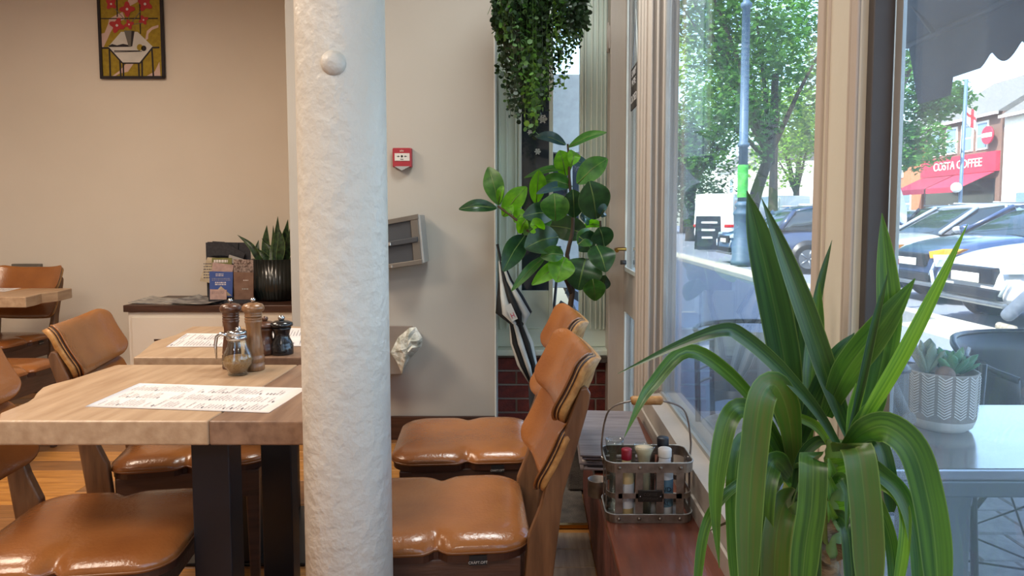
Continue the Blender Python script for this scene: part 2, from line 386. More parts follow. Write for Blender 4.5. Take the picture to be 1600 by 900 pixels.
# glazing strips
obj('metal_edge', MB().box(.54, .56, 2.86, 2.885, .47, 2.75), 'alu_edge', w2); obj('metal_edge', MB().box(.5485, .554, 1.0605, 1.0805, .47, 2.75), 'alu_edge', w3)
obj('rubber_gasket', MB().box(.515, .548, 1.081, 1.0995, .40, 2.75), 'gasket', w3, bevel=.002)
obj('glazing_bead', MB().box(.535, .545, 1.27, 2.87, .470, .484), 'alu_edge', w2)
t1 = struct('trim_1', MB().box(.475, .60, 2.90, 3.20, 0, 2.95), 'frame_paint', .006)
m_ = MB()
for x in (.486, .512, .538): m_.box(x-.006, x+.006, 2.884, 2.901, .48, 2.75)
for y in (2.95, 3.03, 3.12): m_.box(.464, .476, y-.02, y+.02, .0, 2.75)
obj('moulding', m_, 'frame_paint', t1, bevel=.005)
obj('gasket_strip', MB().box(.548, .556, 2.872, 2.90, .48, 2.75), 'gasket', t1)
t2 = struct('trim_2', MB().box(.503, .556, 1.10, 1.245, .40, 2.95).box(.556, .60, 1.16, 1.245, .40, 2.95), 'frame_cream', .004)
m_ = MB().box(.505, .60, 1.245, 1.262, .40, 2.95).box(.497, .505, 1.225, 1.25, .40, 2.9).box(.500, .506, 1.205, 1.212, .40, 2.9).box(.4985, .505, 1.10, 1.122, .40, 2.9).box(.500, .505, 1.128, 1.133, .4, 2.9)
obj('moulding', m_, 'frame_paint', t2, bevel=.003)
t3 = struct('trim_3', MB().box(.42, .60, 3.80, 3.95, 0, 2.95), 'frame_paint', .005)
obj('hinge', MB().box(.414, .42, 3.82, 3.86, 2.10, 2.22).cyl((.412, 3.84, 2.08), (.412, 3.84, 2.24), .007), 'frame_paint', t3)
# door leaf between post 1 and the far jamb
dr = struct('door_1', MB().box(.50, .54, 3.20, 3.28, .02, 2.6).box(.50, .54, 3.72, 3.80, .02, 2.6).box(.50, .54, 3.28, 3.72, .02, .14).box(.50, .54, 3.28, 3.72, .70, .92).box(.50, .54, 3.28, 3.72, 2.5, 2.6), 'frame_paint', .004)
obj('glass_pane', MB().box(.518, .522, 3.28, 3.72, .92, 2.5), 'clear_pane', dr); obj('glass_pane', MB().box(.518, .522, 3.28, 3.72, .14, .70), 'clear_pane', dr)
obj('glazing_bead', MB().box(.494, .504, 3.70, 3.72, .92, 2.5).box(.494, .504, 3.28, 3.30, .92, 2.5).box(.494, .504, 3.30, 3.7, .92, .94).box(.494, .504, 3.70, 3.72, .14, .70), 'white_edge', dr)
hd = obj('door_handle', MB().tube([(.50, 3.70, 1.035), (.452, 3.70, 1.035), (.442, 3.69, 1.035), (.440, 3.60, 1.03)], .009, 10), 'brass', dr)
obj('lock_cylinder', MB().cyl((.50, 3.70, .965), (.47, 3.70, .965), .012), 'gasket', dr)
# closed sign
sg = thing('door_sign', 'small dark hanging sign on white cord against the door glass', 'sign', (.5, 3.40, 1.9))
obj('board', MB().box(.488, .494, 3.30, 3.50, 1.72, 1.92), 'mat_grey', sg, bevel=.002)
obj('cord', MB().tube([(.491, 3.31, 1.92), (.496, 3.40, 2.18), (.491, 3.49, 1.92)], .0028, 6), 'white_edge', sg)
text('lettering', "SORRY\nWE'RE", .045, frame_M((.4875, 3.40, 1.866), (0, -1, 0), (0, 0, 1)), 'paper', sg); text('lettering', 'CLOSED', .052, frame_M((.4875, 3.40, 1.768), (0, -1, 0), (0, 0, 1)), 'paper', sg)
# --- ledge
ld = tag(obj('window_ledge', MB().box(XL0, XL1+.02, -1.5, 2.95, ZL-.03, ZL), 'ledge_wood', bevel=.006, seg=3), 'long reddish-brown varnished wooden ledge under the windows', 'ledge')
mat('ledge_side', (104, 56, 46), .6, c2=(78, 40, 34), scale=14, bump=.5, bscale=30)
obj('ledge_front', MB().box(XL0+.012, XL1, -1.5, 2.94, 0, ZL-.03), 'ledge_side', ld)
tag(obj('storage_box', MB().box(.16, .46, 2.98, 3.18, .0175, .285), 'mat_grey', bevel=.01), 'low grey box on the floor past the far end of the ledge', 'box')
# ================================================================== COLUMN
co = thing('round_column', 'white painted iron column with lumpy paint in front of table', 'column', (-.372, 1.4, 0))
obj('shaft', MB().lathe([(.087, 0), (.086, 1), (.0855, 2.2), (.0855, 3.0)], (-.372, 1.4, 0), 64), 'column_paint', co)
p = PY(520, 98, 1.315)
obj('boss', MB().lathe([(.0236, 0), (.0236, .004), (.021, .012), (.014, .018), (.005, .0205), (.0003, .021)], n=24, M=Matrix.Translation(p+Vector((0, .006, 0))) @ Matrix.Rotation(math.radians(90), 4, 'X')), 'column_paint', co)
p = PY(521, 23, 1.318); q = [p+Vector((.011*math.cos(a/12*math.tau), .0, .012*math.sin(a/12*math.tau))) for a in range(13)]
obj('paint_ring', MB().tube(q, .0011, 6, cap=False), 'column_paint', co)

# ================================================================== CHAIRS
def G(x, s): return math.exp(-(x/s)**2)
def chair(label, loc, rz, group):
    t = thing('dining_chair', label, 'chair', loc, rz, group)
    ol = resample(rrect(.455, .43, .075, 8), 150)
    ol = [(x, y-math.copysign(.024*G(x-.01, .016), y) if abs(y) > .19 else y) for x, y in ol]
    def top(x, y, k): return .463+.012*(1-k**6)-.012*k**14-.016*G(x-.01, .03)*max(0, abs(y)/.21)**5-.005*G(x, .1)*(1-k)
    obj('seat', MB().slab(ol, top, lambda x, y, k: .432, lambda x, y, h: (x, y, h), 12, .010), 'leather', t, local=True)
    ol2 = [(x*.985, y*.985) for x, y in ol]
    obj('piping', MB().tube([(x*1.005, y*1.005, .437) for x, y in ol]+[(ol[0][0]*1.005, ol[0][1]*1.005, .437)], .0028, 6, cap=False), 'leather_edge', t, local=True)
    obj('seat_shell', MB().prism(ol2, .414, .431), 'ply_dark', t, local=True)
    obj('apron', MB().box(-.175, .205, -.195, -.170, .325, .414).box(-.175, .205, .17, .195, .325, .414).box(-.19, -.165, -.17, .17, .335, .414).box(.19, .215, -.17, .17, .335, .414), 'chair_wood_dark', t, bevel=.003, local=True)
    for s in (-1, 1):
        mb = MB().rings([[(-.18+.0*z+a*w, s*.175+b*w, z) for a, b in ((-1, -1), (1, -1), (1, 1), (-1, 1))] for z, w in ((0, .013), (.2, .017), (.41, .021))], smooth=False)
        obj('leg', mb, 'chair_wood_dark', t, bevel=.004, local=True)
        poly = [(.195, 0), (.238, 0), (.262, .2), (.287, .42), (.304, .56), (.338, .68), (.362, .765), (.367, .795), (.358, .811), (.343, .808), (.334, .785), (.31, .72), (.276, .63), (.250, .53), (.222, .46), (.212, .35), (.200, .18)]
        obj('back_post', MB().prism(poly, s*.188-.014, s*.188+.014, lambda x, y, h: (x, h, y)), 'chair_wood', t, bevel=.005, seg=3, local=True)
    for z0, x0, hh, w in ((.553, .260, .184, .415), (.718, .306, .176, .43)):
        d = Vector((.45, 0, .893)); nn = Vector((-.893, 0, .45)); c0 = Vector((x0, 0, z0))+d*hh/2
        def M(x, y, h): return c0+d*y+Vector((0, x, 0))+nn*(h+.050*(abs(x)/.21)**4-.012+(.006*(y/.08)**2))
        ol = resample(rrect(w, hh, .042, 7), 110)
        bk = obj('backrest', MB().slab(ol, lambda x, y, k: .010+.009*(1-k**5)-.005*k**10, lambda x, y, k: .001, M, 8, .012), 'leather', t, local=True)
        obj('backrest_layer', MB().slab([(x*.985, y*.97) for x, y in ol], lambda x, y, k: .001, lambda x, y, k: -.003, M, 5, 0), 'ply_dark', bk, local=True)
        obj('backrest_layer', MB().slab([(x*.985, y*.975) for x, y in ol], lambda x, y, k: -.003, lambda x, y, k: -.006, M, 5, 0), 'ply_light', bk, local=True)
        obj('backrest_layer', MB().slab([(x*.985, y*.97) for x, y in ol], lambda x, y, k: -.006, lambda x, y, k: -.009, M, 5, 0), 'ply_dark', bk, local=True)
        obj('backrest_shell', MB().slab([(x*.98, y*.965) for x, y in ol], lambda x, y, k: -.009, lambda x, y, k: -.024, M, 7, .005), 'ply_light', bk, local=True)
    tg = obj('maker_tag', MB().box(.085, .125, -.216, -.2135, .407, .430), 'black_tag', t, local=True)
    tx = text('lettering', 'CRÄFT.OFT', .0085, frame_M((.105, -.2166, .4135), (1, 0, 0), (0, 0, 1)), 'tag_grey', None, ext=.0001); tx.parent = tg
    return t
c1 = chair('tan leather chair at the right end of the near table', (-.245, 1.765, 0), math.radians(5), 'tan leather dining chairs')
dup(c1, (-.225, 2.355, 0), math.radians(4), 'tan leather chair behind the one at the near table')
dup(c1, (-1.045, 1.66, 0), math.radians(188), 'tan leather chair at the left end of the near table')
dup(c1, (-1.10, 2.31, 0), math.radians(194), 'brown leather chair with shiny back at the left of the middle table')
dup(c1, (-3.29, 4.27, 0), math.pi/2, 'leather chair against back wall behind the far left table')
dup(c1, (-2.68, 3.44, 0), -math.pi/2, 'leather chair at the near side of the far left table, mostly out of view')
# ================================================================== TABLES
def table(name, label, outl, xs, zt, th, mats, posts, bev=.005):
    """outl: polygon of top; xs: x of joints; boards are clipped from the outline"""
    c = sum((Vector((a, b, 0)) for a, b in outl), Vector())/len(outl); t = thing(name, label, 'table', (c.x, c.y, 0), 0, 'wooden tables on black steel posts')
    def clip(poly, xc, keep):
        out = []
        for i in range(len(poly)):
            a, b = poly[i], poly[(i+1) % len(poly)]; ia, ib = (a[0]-xc)*keep >= 0, (b[0]-xc)*keep >= 0
            if ia: out.append(a)
            if ia != ib: k = (xc-a[0])/(b[0]-a[0]); out.append((xc, a[1]+(b[1]-a[1])*k))
        return out
    bs = [-99]+xs+[99]
    for i in range(len(bs)-1):
        pl = clip(clip(outl, bs[i]+.0004, 1), bs[i+1]-.0004, -1)
        if len(pl) > 2: obj('tabletop_board', MB().prism(pl, zt-th, zt), mats[i % len(mats)], t, bevel=bev, seg=3)
    for k, (x0, x1, y0, y1) in enumerate(posts):
        obj('leg', MB().box(x0, x1, y0, y1, .01, zt-th), 'black_steel', t, bevel=.003)
    if posts:
        x0, x1 = posts[0][0], posts[0][1]; obj('foot_plate', MB().box(x0-.17, x1+.17, posts[0][2]-.01, posts[-1][3]+.01, 0, .012), 'black_steel', t, bevel=.003)
        obj('top_bracket', MB().box(x0-.05, x1+.05, posts[0][2]+.03, posts[-1][3]-.03, zt-th-.012, zt-th-.001), 'black_steel', t)
    return t
lft = [PZ(u, v, .75) for u, v in ((0, 645), (20, 637), (42, 628), (52, 621), (57, 613), (66, 605), (80, 600), (112, 592), (150, 580), (178, 571), (186, 569.5))]
o1 = [(-.455, 1.535), (-.455, lft[-1].y)]+[(p.x, p.y) for p in reversed(lft)]+[(-1.2, 1.56), (-1.19, 1.535)]
table('dining_table', 'near wooden table with live edge, large menu and sugar shaker on it', o1, [PZ(317, 663, .75).x], .75, .056, ['oak_light', 'oak_dark'], [(-.785, -.697, 1.59, 1.66), (-.785, -.697, 2.0, 2.06)])
a, b = PZ(208, 558, .75), PZ(300, 510, .75)
o2 = [(-.63, a.y), (-.63, b.y), (b.x, b.y), (b.x+.035, b.y-.2), (b.x+.03, b.y-.35), (a.x-.01, a.y+.05), (a.x, a.y)]
table('dining_table', 'middle wooden table with black pepper mill on it', o2, [-.93], .75, .056, ['oak_light', 'oak_dark'], [(-1.03, -.95, 2.36, 2.43), (-1.03, -.95, 2.76, 2.83)])
a = PZ(40, 464, .75)
o3 = [(-3.75, a.y), (a.x, a.y), (a.x-.015, a.y+.1), (a.x-.05, a.y+.2), (a.x-.02, a.y+.3), (a.x-.06, 4.48), (-3.75, 4.48)]
t3_ = table('dining_table', 'far left wooden table near the back wall, cut off by the frame', o3, [-3.2], .75, .062, ['oak_orange', 'oak_light'], [])
obj('pedestal', MB().cyl((-3.22, 4.05, .01), (-3.22, 4.05, .69), .04), 'black_steel', t3_); obj('base_disc', MB().lathe([(.36, 0), (.36, .008), (.3, .02), (.05, .03)], (-3.1, 3.9, 0), 32), 'black_steel', t3_)
# ================================================================== MENUS
def menu(corners, z, label, cols=2, lines=26, seed=1, w=.0012, grp='printed menus on the tables'):
    rr = random.Random(seed); c = [PZ(u, v, z+w) if len((u, v)) == 2 else None for u, v in corners]
    P = lambda a, b: (c[0]*(1-a)+c[1]*a)*(1-b)+(c[3]*(1-a)+c[2]*a)*b   # a across, b down
    ctr = P(.5, .5); t = thing('menu', label, 'menu', ctr, 0, grp)
    mb = MB(); n = 14; g = [[P(i/n, j/n)+Vector((0, 0, .0008*math.sin(3.1*i/n+2*j/n)+(.0045*max(0, (i/n-.75))*abs(j/n-.5)))) for i in range(n+1)] for j in range(n+1)]
    T = [q for r_ in g for q in r_]; B = [q-Vector((0, 0, w*.8)) for q in T]; N = n+1
    fs = [(j*N+i, j*N+i+1, (j+1)*N+i+1, (j+1)*N+i) for j in range(n) for i in range(n)]
    mb.add(T+B, fs+[tuple(k+N*N for k in reversed(f)) for f in fs], True)
    ed = [i for i in range(N)]+[j*N+n for j in range(1, N)]+[n*N+i for i in range(n-1, -1, -1)]+[j*N for j in range(n-1, 0, -1)]
    mb.f += [(ed[k], ed[(k+1) % len(ed)], ed[(k+1) % len(ed)]+N*N, ed[k]+N*N) for k in range(len(ed))]; mb.sm += [False]*len(ed)
    obj('sheet', mb, 'paper', t)
    ink = MB(); up = Vector((0, 0, .0014))
    def lift(a, b): return P(a, b)+up+Vector((0, 0, .0008*math.sin(3.1*a+2*b)+(.0045*max(0, (a-.75))*abs(b-.5))))
    for k in range(cols):
        b0, b1 = .06+k*.9/cols, .06+(k+1)*.9/cols-.05; 
        for i in range(lines):
            a = .05+.9*i/lines
            if rr.random() < .12: continue
            hd_ = rr.random() < .15; L_ = rr.uniform(.5, 1)*(b1-b0) if not hd_ else .25*(b1-b0); h = .9/lines*(.34 if hd_ else .15)
            b = b0
            while b < b0+L_:
                e = min(b+rr.uniform(.02, .09), b0+L_); ink.quad(lift(a, b), lift(a+h, b), lift(a+h, e), lift(a, e)); b = e+.008
    obj('printed_text', ink, 'ink', t)
    return t
menu(((133, 635), (420, 645), (480, 606), (218, 599)), .75, 'large white printed menu lying on the near table', 3, 46, 3)
menu(((259, 542), (350, 542), (368, 521), (292, 521)), .75, 'printed menu on the middle table left of the mills', 2, 16, 4)
menu(((400, 541), (500, 541), (500, 513), (428, 512)), .75, 'printed menu under the black pepper mill on the middle table', 2, 16, 5)
menu(((-60, 456), (8, 456), (33, 450), (-30, 450)), .75, 'menu on the far left table, cut off by the frame', 2, 12, 6)
# ================================================================== MILLS AND SHAKER
wood('mill_brown', (96, 60, 40), (68, 42, 30), .28, 'z', 12, coat=.3, st=8); wood('mill_tan', (146, 106, 70), (112, 78, 50), .28, 'z', 12, coat=.3, st=8)
mat('mill_black', (22, 23, 26), .22, coat=.4); mat('sugar', (176, 134, 88), .9, c2=(150, 108, 66), scale=300, bump=.5, bscale=400)
def mill(u, v, z, H, mt, label, sc=1, grp='pepper and salt mills'):
    p = PZ(u, v, z); t = thing('pepper_mill', label, 'pepper mill', (p.x, p.y, z), 0, grp); k = H/.214; c = (p.x, p.y, z+.0005)
    q = lambda pr: [(r*k*sc, h*k) for r, h in pr]
    obj('body', MB().lathe(q([(.0285, 0), (.030, .003), (.030, .020), (.0275, .023), (.0275, .025), (.0295, .028), (.0295, .043), (.027, .046), (.0285, .050), (.0265, .075), (.0225, .105), (.0215, .125), (.0235, .145), (.0255, .150), (.0255, .153), (.023, .155), (.0255, .158), (.0255, .162), (.023, .164)]), c, 32), mt, t)
    obj('head', MB().lathe(q([(.0225, .1645), (.0255, .166), (.0255, .170), (.023, .172), (.0255, .174), (.0255, .177), (.024, .180), (.031, .184), (.0335, .190), (.0325, .197), (.027, .204), (.014, .2085), (.004, .209)]), c, 32), mt, t)
    obj('finial', MB().lathe(q([(.004, .2085), (.004, .212), (.0075, .215), (.008, .219), (.005, .223), (.0003, .2245)]), c, 16), 'chrome', t)
    return t
mill(363, 575, .75, .200, 'mill_brown', 'dark brown wooden mill behind the sugar shaker')
mill(398, 578, .75, .205, 'mill_tan', 'lighter tan wooden mill right beside the sugar shaker')
def small_mill(u, v, z, H, mt, label):
    p = PZ(u, v, z); t = thing('pepper_mill', label, 'pepper mill', (p.x, p.y, z), 0, 'pepper and salt mills'); k = H/.13; c = (p.x, p.y, z+.0005)
    q = lambda pr: [(r*k, h*k) for r, h in pr]
    obj('body', MB().lathe(q([(.036, 0), (.037, .003), (.037, .028), (.035, .031), (.035, .034), (.033, .040), (.026, .055), (.0245, .066), (.028, .080), (.031, .088), (.029, .091)]), c, 32), mt, t)
    obj('head', MB().lathe(q([(.028, .0912), (.036, .094), (.0375, .099), (.035, .106), (.022, .112), (.009, .114)]), c, 32), mt, t)
    obj('finial', MB().lathe(q([(.006, .113), (.010, .117), (.0115, .122), (.009, .128), (.0004, .131)]), c, 16), 'chrome' if 'black' in mt else mt, t)
small_mill(441, 553, .75, .128, 'mill_black', 'small black pepper mill on the middle table')
small_mill(415, 553, .75, .125, 'mill_brown', 'dark round-topped mill half hidden behind the tan mill')
p = PZ(372, 585, .75); c = (p.x, p.y, .7505)
t = thing('sugar_shaker', 'fluted glass sugar shaker with chrome spout on near table', 'sugar shaker', (p.x, p.y, .75))
fl_ = lambda a, z: 1+.035*math.cos(12*a)*min(1, max(0, (z-.012)/.02))*max(.3, 1-max(0, z-.09)*20)
pr = [(.027, 0), (.028, .004), (.026, .010), (.030, .016), (.040, .030), (.042, .042), (.038, .058), (.029, .078), (.0245, .094), (.0245, .104)]
mb = MB().lathe(pr+[(r-.0025, z) for r, z in reversed(pr[1:])]+[(.02, .006)], c, 72, wob=fl_); obj('glass_body', mb, 'jar_glass', t)
obj('sugar', MB().lathe([(.020, .0065), (.028, .018), (.0365, .030), (.038, .042), (.034, .052), (.015, .056), (.001, .057)], c, 40, wob=lambda a, z: 1+.02*math.cos(12*a)), 'sugar', t)
obj('collar', MB().lathe([(.0262, .100), (.0275, .101), (.0275, .112), (.026, .113), (.026, .116), (.027, .117), (.027, .124), (.022, .128), (.006, .130)], c, 32), 'chrome', t)
obj('spout', MB().tube([(c[0]+.004, c[1], c[2]+.128), (c[0]+.003, c[1], c[2]+.137)], .008, 14), 'chrome', t)
obj('lever', MB().tube([(c[0]-.020, c[1], c[2]+.112), (c[0]-.045, c[1]-.004, c[2]+.118), (c[0]-.056, c[1]-.006, c[2]+.110), (c[0]-.060, c[1]-.006, c[2]+.085), (c[0]-.058, c[1]-.006, c[2]+.045)], [.006, .006, .005, .0045, .002], 8), 'chrome', t)
# ================================================================== SIDEBOARD, LEAFLETS, SNAKE PLANT
YS = 4.52; zs = PY(300, 477, YS).z; x0 = PY(192, 480, YS).x
sb = thing('sideboard', 'cream cabinet with dark wooden top against the back wall', 'sideboard', ((x0-1.29)/2, YS+.28, 0))
obj('cabinet_body', MB().box(x0+.02, -1.295, YS+.02, 5.08, 0, zs-.045), 'wall_paint', sb, bevel=.003)
obj('cabinet_top', MB().box(x0, -1.292, YS, 5.085, zs-.045, zs), 'dark_shelf', sb, bevel=.004)
obj('door', MB().box(x0+.05, -2.0, YS+.005, YS+.019, .05, zs-.08), 'wall_paint', sb, bevel=.002); obj('door', MB().box(-1.99, -1.3, YS+.005, YS+.019, .05, zs-.08), 'wall_paint', sb, bevel=.002)
p = PY(250, 532, YS); obj('finger_slot', MB().box(p.x-.04, p.x+.04, YS+.001, YS+.006, p.z-.004, p.z+.008), 'ply_dark', sb)
# papers on the sideboard
mat('newsprint', (188, 182, 172), .8, c2=(120, 118, 118), scale=22, stretch=(1, 2, 1)); mat('newsprint_dark', (96, 94, 96), .8, c2=(160, 156, 150), scale=18)
def flat_sheet(name, u0, u1, v, z, d, m, label, tw=0, curl=.02, cat='newspaper'):
    a, b = PZ(u0, v, z), PZ(u1, v, z); n = 10; mb = MB(); vs = []
    for j in range(2):
        for i in range(n+1):
            k = i/n; vs.append((a.x+(b.x-a.x)*k+tw*j, a.y+d*j, z+.002+curl*(abs(k-.5)*2)**3*(.4+.6*j)+.004*math.sin(5*k)))
    N = n+1; low = [(x, y, zz-.003) for x, y, zz in vs]
    mb.add(vs+low, [(i, i+1, N+i+1, N+i) for i in range(n)]+[(2*N+N+i, 2*N+N+i+1, 2*N+i+1, 2*N+i) for i in range(n)]+[(i+1, i, 2*N+i, 2*N+i+1) for i in range(n)]+[(N+i, N+i+1, 3*N+i+1, 3*N+i) for i in range(n)]+[(0, N, 3*N, 2*N), (n+N, n, 2*N+n, 3*N+n)], False)
    return tag(obj(name, mb, m), label, cat, 'papers on the sideboard')
flat_sheet('newspaper', 200, 275, 475, zs+.001, .3, 'newsprint', 'pale newspaper at the left end of the sideboard')
flat_sheet('newspaper', 255, 330, 475, zs+.010, .28, 'newsprint_dark', 'dark printed newspaper lying over the pale one on the sideboard', .1, .03)
flat_sheet('leaflet', 318, 345, 474, zs+.002, .14, 'paper_grey', 'small leaflet lying flat in front of the leaflet stand', .05, .01, 'leaflet')
# stand with leaflets leaning: pixel corners -> points at given depth
mat('leaf_blue_print', (62, 88, 156), .6); mat('card_black', (36, 36, 42), .7, c2=(48, 48, 54), scale=60, bump=.1); mat('kraft', (128, 100, 84), .8, c2=(112, 84, 70), scale=20)
mat('leaf_green_print', (128, 128, 74), .7, c2=(108, 108, 60), scale=30); mat('cream_card', (198, 184, 156), .7, c2=(176, 160, 134), scale=40); mat('pink_card', (190, 160, 150), .7, c2=(168, 140, 134), scale=30); mat('photo_dark', (70, 50, 42), .7, c2=(170, 150, 140), scale=70)
def card(name, pts, Y, m, label, cat='leaflet', th=.006, par=None, bend=.0):
    P = [PY(u, v, Y-.0009*(v-400)*0) for u, v in pts]
    mb = MB().add([p for p in P]+[p+Vector((0, th, 0)) for p in P], [tuple(reversed(range(len(P)))), tuple(range(len(P), 2*len(P)))]+[(i, (i+1) % len(P), len(P)+(i+1) % len(P), len(P)+i) for i in range(len(P))])
    o = obj(name, mb, m, par)
    return tag(o, label, cat, 'leaflets in the stand on the sideboard') if par is None else o
def dashes(par, x0, x1, y0, y1, Y, m='paper', rows=3, seed=1, h=.35):
    rr = random.Random(seed); mb = MB()
    for i in range(rows):
        v = y0+(y1-y0)*(i+.5)/rows; u = x0
        while u < x1:
            e = min(x1, u+rr.uniform(1, 4)); hh = (y1-y0)/rows*h
            A = [PY(a, b, Y-.0012) for a, b in ((u, v-hh), (e, v-hh), (e, v+hh), (u, v+hh))]; mb.quad(*reversed(A)); u = e+.8
    return obj('printed_text', mb, m, par)
st = thing('leaflet_stand', 'black slotted stand holding leaflets on the sideboard', 'stand', (PZ(345, 470, zs).x, 4.74, zs))
obj('back_board', MB().box(PY(322, 400, 4.80).x, PY(391, 400, 4.80).x, 4.80, 4.81, zs, PY(340, 379, 4.80).z), 'card_black', st)
for Yp, vt in ((4.70, 462), (4.62, 468)): obj('shelf_lip', MB().box(PY(326, 460, Yp).x, PY(391, 460, Yp).x, Yp-.004, Yp, zs, PY(340, vt, Yp).z), 'card_black', st)
obj('base', MB().box(PY(326, 460, 4.62).x, PY(391, 460, 4.62).x, 4.615, 4.81, zs+.0005, zs+.006), 'card_black', st)
card('leaflet', [(324, 378), (372, 379), (372, 401), (323, 402)], 4.79, 'card_black', 'flat black card at the very back of the leaflet stand')
card('leaflet', [(332, 377), (350, 378), (383, 396), (380, 405), (348, 399), (328, 400)], 4.77, 'card_black', 'crumpled charcoal leaflet on top of the stand')
o = card('leaflet', [(324, 402), (338, 403), (332, 443), (312, 439)], 4.76, 'cream_card', 'cream leaflet leaning out left of the stand'); dashes(o, 318, 331, 410, 436, 4.76, 'ink', 6, 3, .18)
o = card('leaflet', [(331, 403), (362, 403), (362, 425), (331, 425)], 4.74, 'leaf_green_print', 'green leaflet with pale heading behind the blue one'); dashes(o, 334, 356, 405, 411, 4.74, 'paper', 1, 5, .35)
card('leaflet', [(358, 398), (380, 405), (378, 415), (356, 410)], 4.745, 'paper_grey', 'grey photo leaflet tilted beside the green one')
card('leaflet', [(332, 410), (365, 414), (363, 426), (331, 424)], 4.72, 'pink_card', 'pinkish card sticking up behind the blue leaflet')
o = card('leaflet', [(365, 405), (398, 406), (398, 426), (365, 426)], 4.725, 'photo_dark', 'dark photo leaflet behind the brown kraft one')
o = card('leaflet', [(327, 424), (364, 425), (363, 464), (328, 466)], 4.68, 'leaf_blue_print', 'blue leaflet with white lettering at the front of the stand')
dashes(o, 337, 349, 427, 432, 4.68, 'paper', 2, 7, .25); dashes(o, 331, 360, 434, 439, 4.68, 'paper_grey', 2, 8, .14); dashes(o, 336, 353, 440, 446, 4.68, 'paper', 2, 9, .3)
card('printed_triangle', [(345, 447), (362, 462), (332, 462)], 4.678, 'cream_card', '', par=o, th=.001)
o = card('leaflet', [(328, 452), (354, 453), (354, 468), (328, 468)], 4.615, 'pink_card', 'small cream card in front of the blue leaflet'); dashes(o, 331, 350, 455, 460, 4.615, 'ink', 2, 10, .1)
o = card('leaflet', [(365, 425), (396, 426), (396, 468), (366, 468)], 4.68, 'kraft', 'brown kraft leaflet beside the ribbed black pot'); dashes(o, 380, 388, 437, 439, 4.68, 'paper', 1, 11, .3); dashes(o, 378, 388, 450, 453, 4.68, 'paper_grey', 1, 12, .3)
# ribbed pot
mat('pot_black', (16, 24, 24), .28, coat=.4)
pc = PY(430, 470, 4.78); rx = 38*4.78/1100
sp_ = thing('snake_plant', 'snake plant in a ribbed black pot on the sideboard', 'potted plant', (pc.x, 4.80, zs))
hp = PY(430, 405, 4.78).z-zs
obj('pot', MB().lathe([(rx*.80, 0), (rx*.9, .02), (rx, .08), (rx, hp), (rx*.93, hp), (rx*.92, hp-.05)], (pc.x, 4.84, zs+.001), 120, wob=lambda a, z: 1+.018*math.cos(40*a)), 'pot_black', sp_)
obj('soil', MB().lathe([(rx*.925, hp-.05), (.001, hp-.045)], (pc.x, 4.84, zs), 32), 'soil', sp_)
mat('snake_leaf', (56, 84, 50), .4, c2=(24, 40, 30), scale=16, transl=.05, leaf=((2, 14, 1), 0, .8)); mat('snake_edge', (150, 156, 96), .5)
lp = lambda k: max(.03, (1-k**2.2))*min(1, .55+k*1.6)
for bu, mu, mv, tu, tv, wd in [(408, 393, 385, 371, 367, .05), (410, 402, 393, 404, 375, .05), (418, 416, 380, 417, 352, .07), (424, 428, 385, 427, 352, .05), (430, 433, 375, 434, 338, .06), (436, 440, 380, 434, 352, .06), (440, 446, 375, 450, 343, .07), (446, 450, 385, 457, 346, .06), (414, 422, 392, 409, 372, .05), (432, 428, 394, 410, 374, .05), (437, 448, 395, 457, 371, .04), (424, 412, 398, 400, 388, .05), (443, 440, 388, 444, 358, .07)]:
    yy = 4.84+R.uniform(-.08, .06); mb = MB(); ribbon(mb, [PY(bu, 412, yy), PY(mu, mv, yy+R.uniform(-.03, .02)), PY(tu, tv, yy+R.uniform(-.05, .02))], wd, lp, .3, R.uniform(-.4, .4), 12, face=(0, -1, 0))
    obj('leaf', mb, 'snake_leaf', sp_)
# ================================================================== WALL OBJECTS
# framed print on the back wall
mat('ochre', (158, 134, 34), .8, c2=(140, 116, 28), scale=40); mat('print_pink', (206, 176, 164), .8); mat('print_white', (208, 204, 196), .8); mat('print_red', (176, 50, 52), .8); mat('print_black', (30, 24, 30), .7); mat('print_grey', (110, 106, 98), .8)
YA = 5.075; fr = thing('framed_picture', 'framed ochre print of red flowers in a vase on a white table', 'picture', (PY(204, 60, 5.09).x, 5.09, PY(204, 60, 5.09).z))
def pp(zx, zy, Y): return PY(130+zx/6.427, zy/6.427, Y)
def poly(pts, Y, m, th=.0008, nm='printed_shape'):
    P = [pp(a, b, Y) for a, b in pts]; n = len(P)
    ar = sum(pts[i][0]*pts[(i+1) % n][1]-pts[(i+1) % n][0]*pts[i][1] for i in range(n))
    if ar < 0: P = P[::-1]
    return obj(nm, MB().add(P+[p+Vector((0, th, 0)) for p in P], [tuple(range(n))]+[(i, n+i, n+(i+1) % n, (i+1) % n) for i in range(n)]), m, fr)
poly([(138, -420), (768, -420), (800, 772), (182, 772)], YA+.005, 'ochre', .012, 'print_sheet')
def bar(a, b, w, Y, m='print_black', nm='printed_line', th=.0008):
    d = Vector((b[0]-a[0], b[1]-a[1])).normalized()*w/2; n = (-d.y, d.x); return poly([(a[0]+n[0], a[1]+n[1]), (b[0]+n[0], b[1]+n[1]), (b[0]-n[0], b[1]-n[1]), (a[0]-n[0], a[1]-n[1])], Y, m, th, nm)
poly([(160, 480), (176, 340), (215, 330), (250, 240), (260, 190), (330, 150), (395, 120), (420, 190), (330, 230), (270, 330), (240, 400), (200, 480)], YA+.004, 'print_pink')
poly([(450, -60), (560, -60), (545, 20), (470, 60), (450, 20)], YA+.004, 'print_pink'); poly([(620, 410), (640, 310), (690, 270), (755, 250), (755, 275), (690, 300), (655, 340), (650, 390)], YA+.004, 'print_pink')
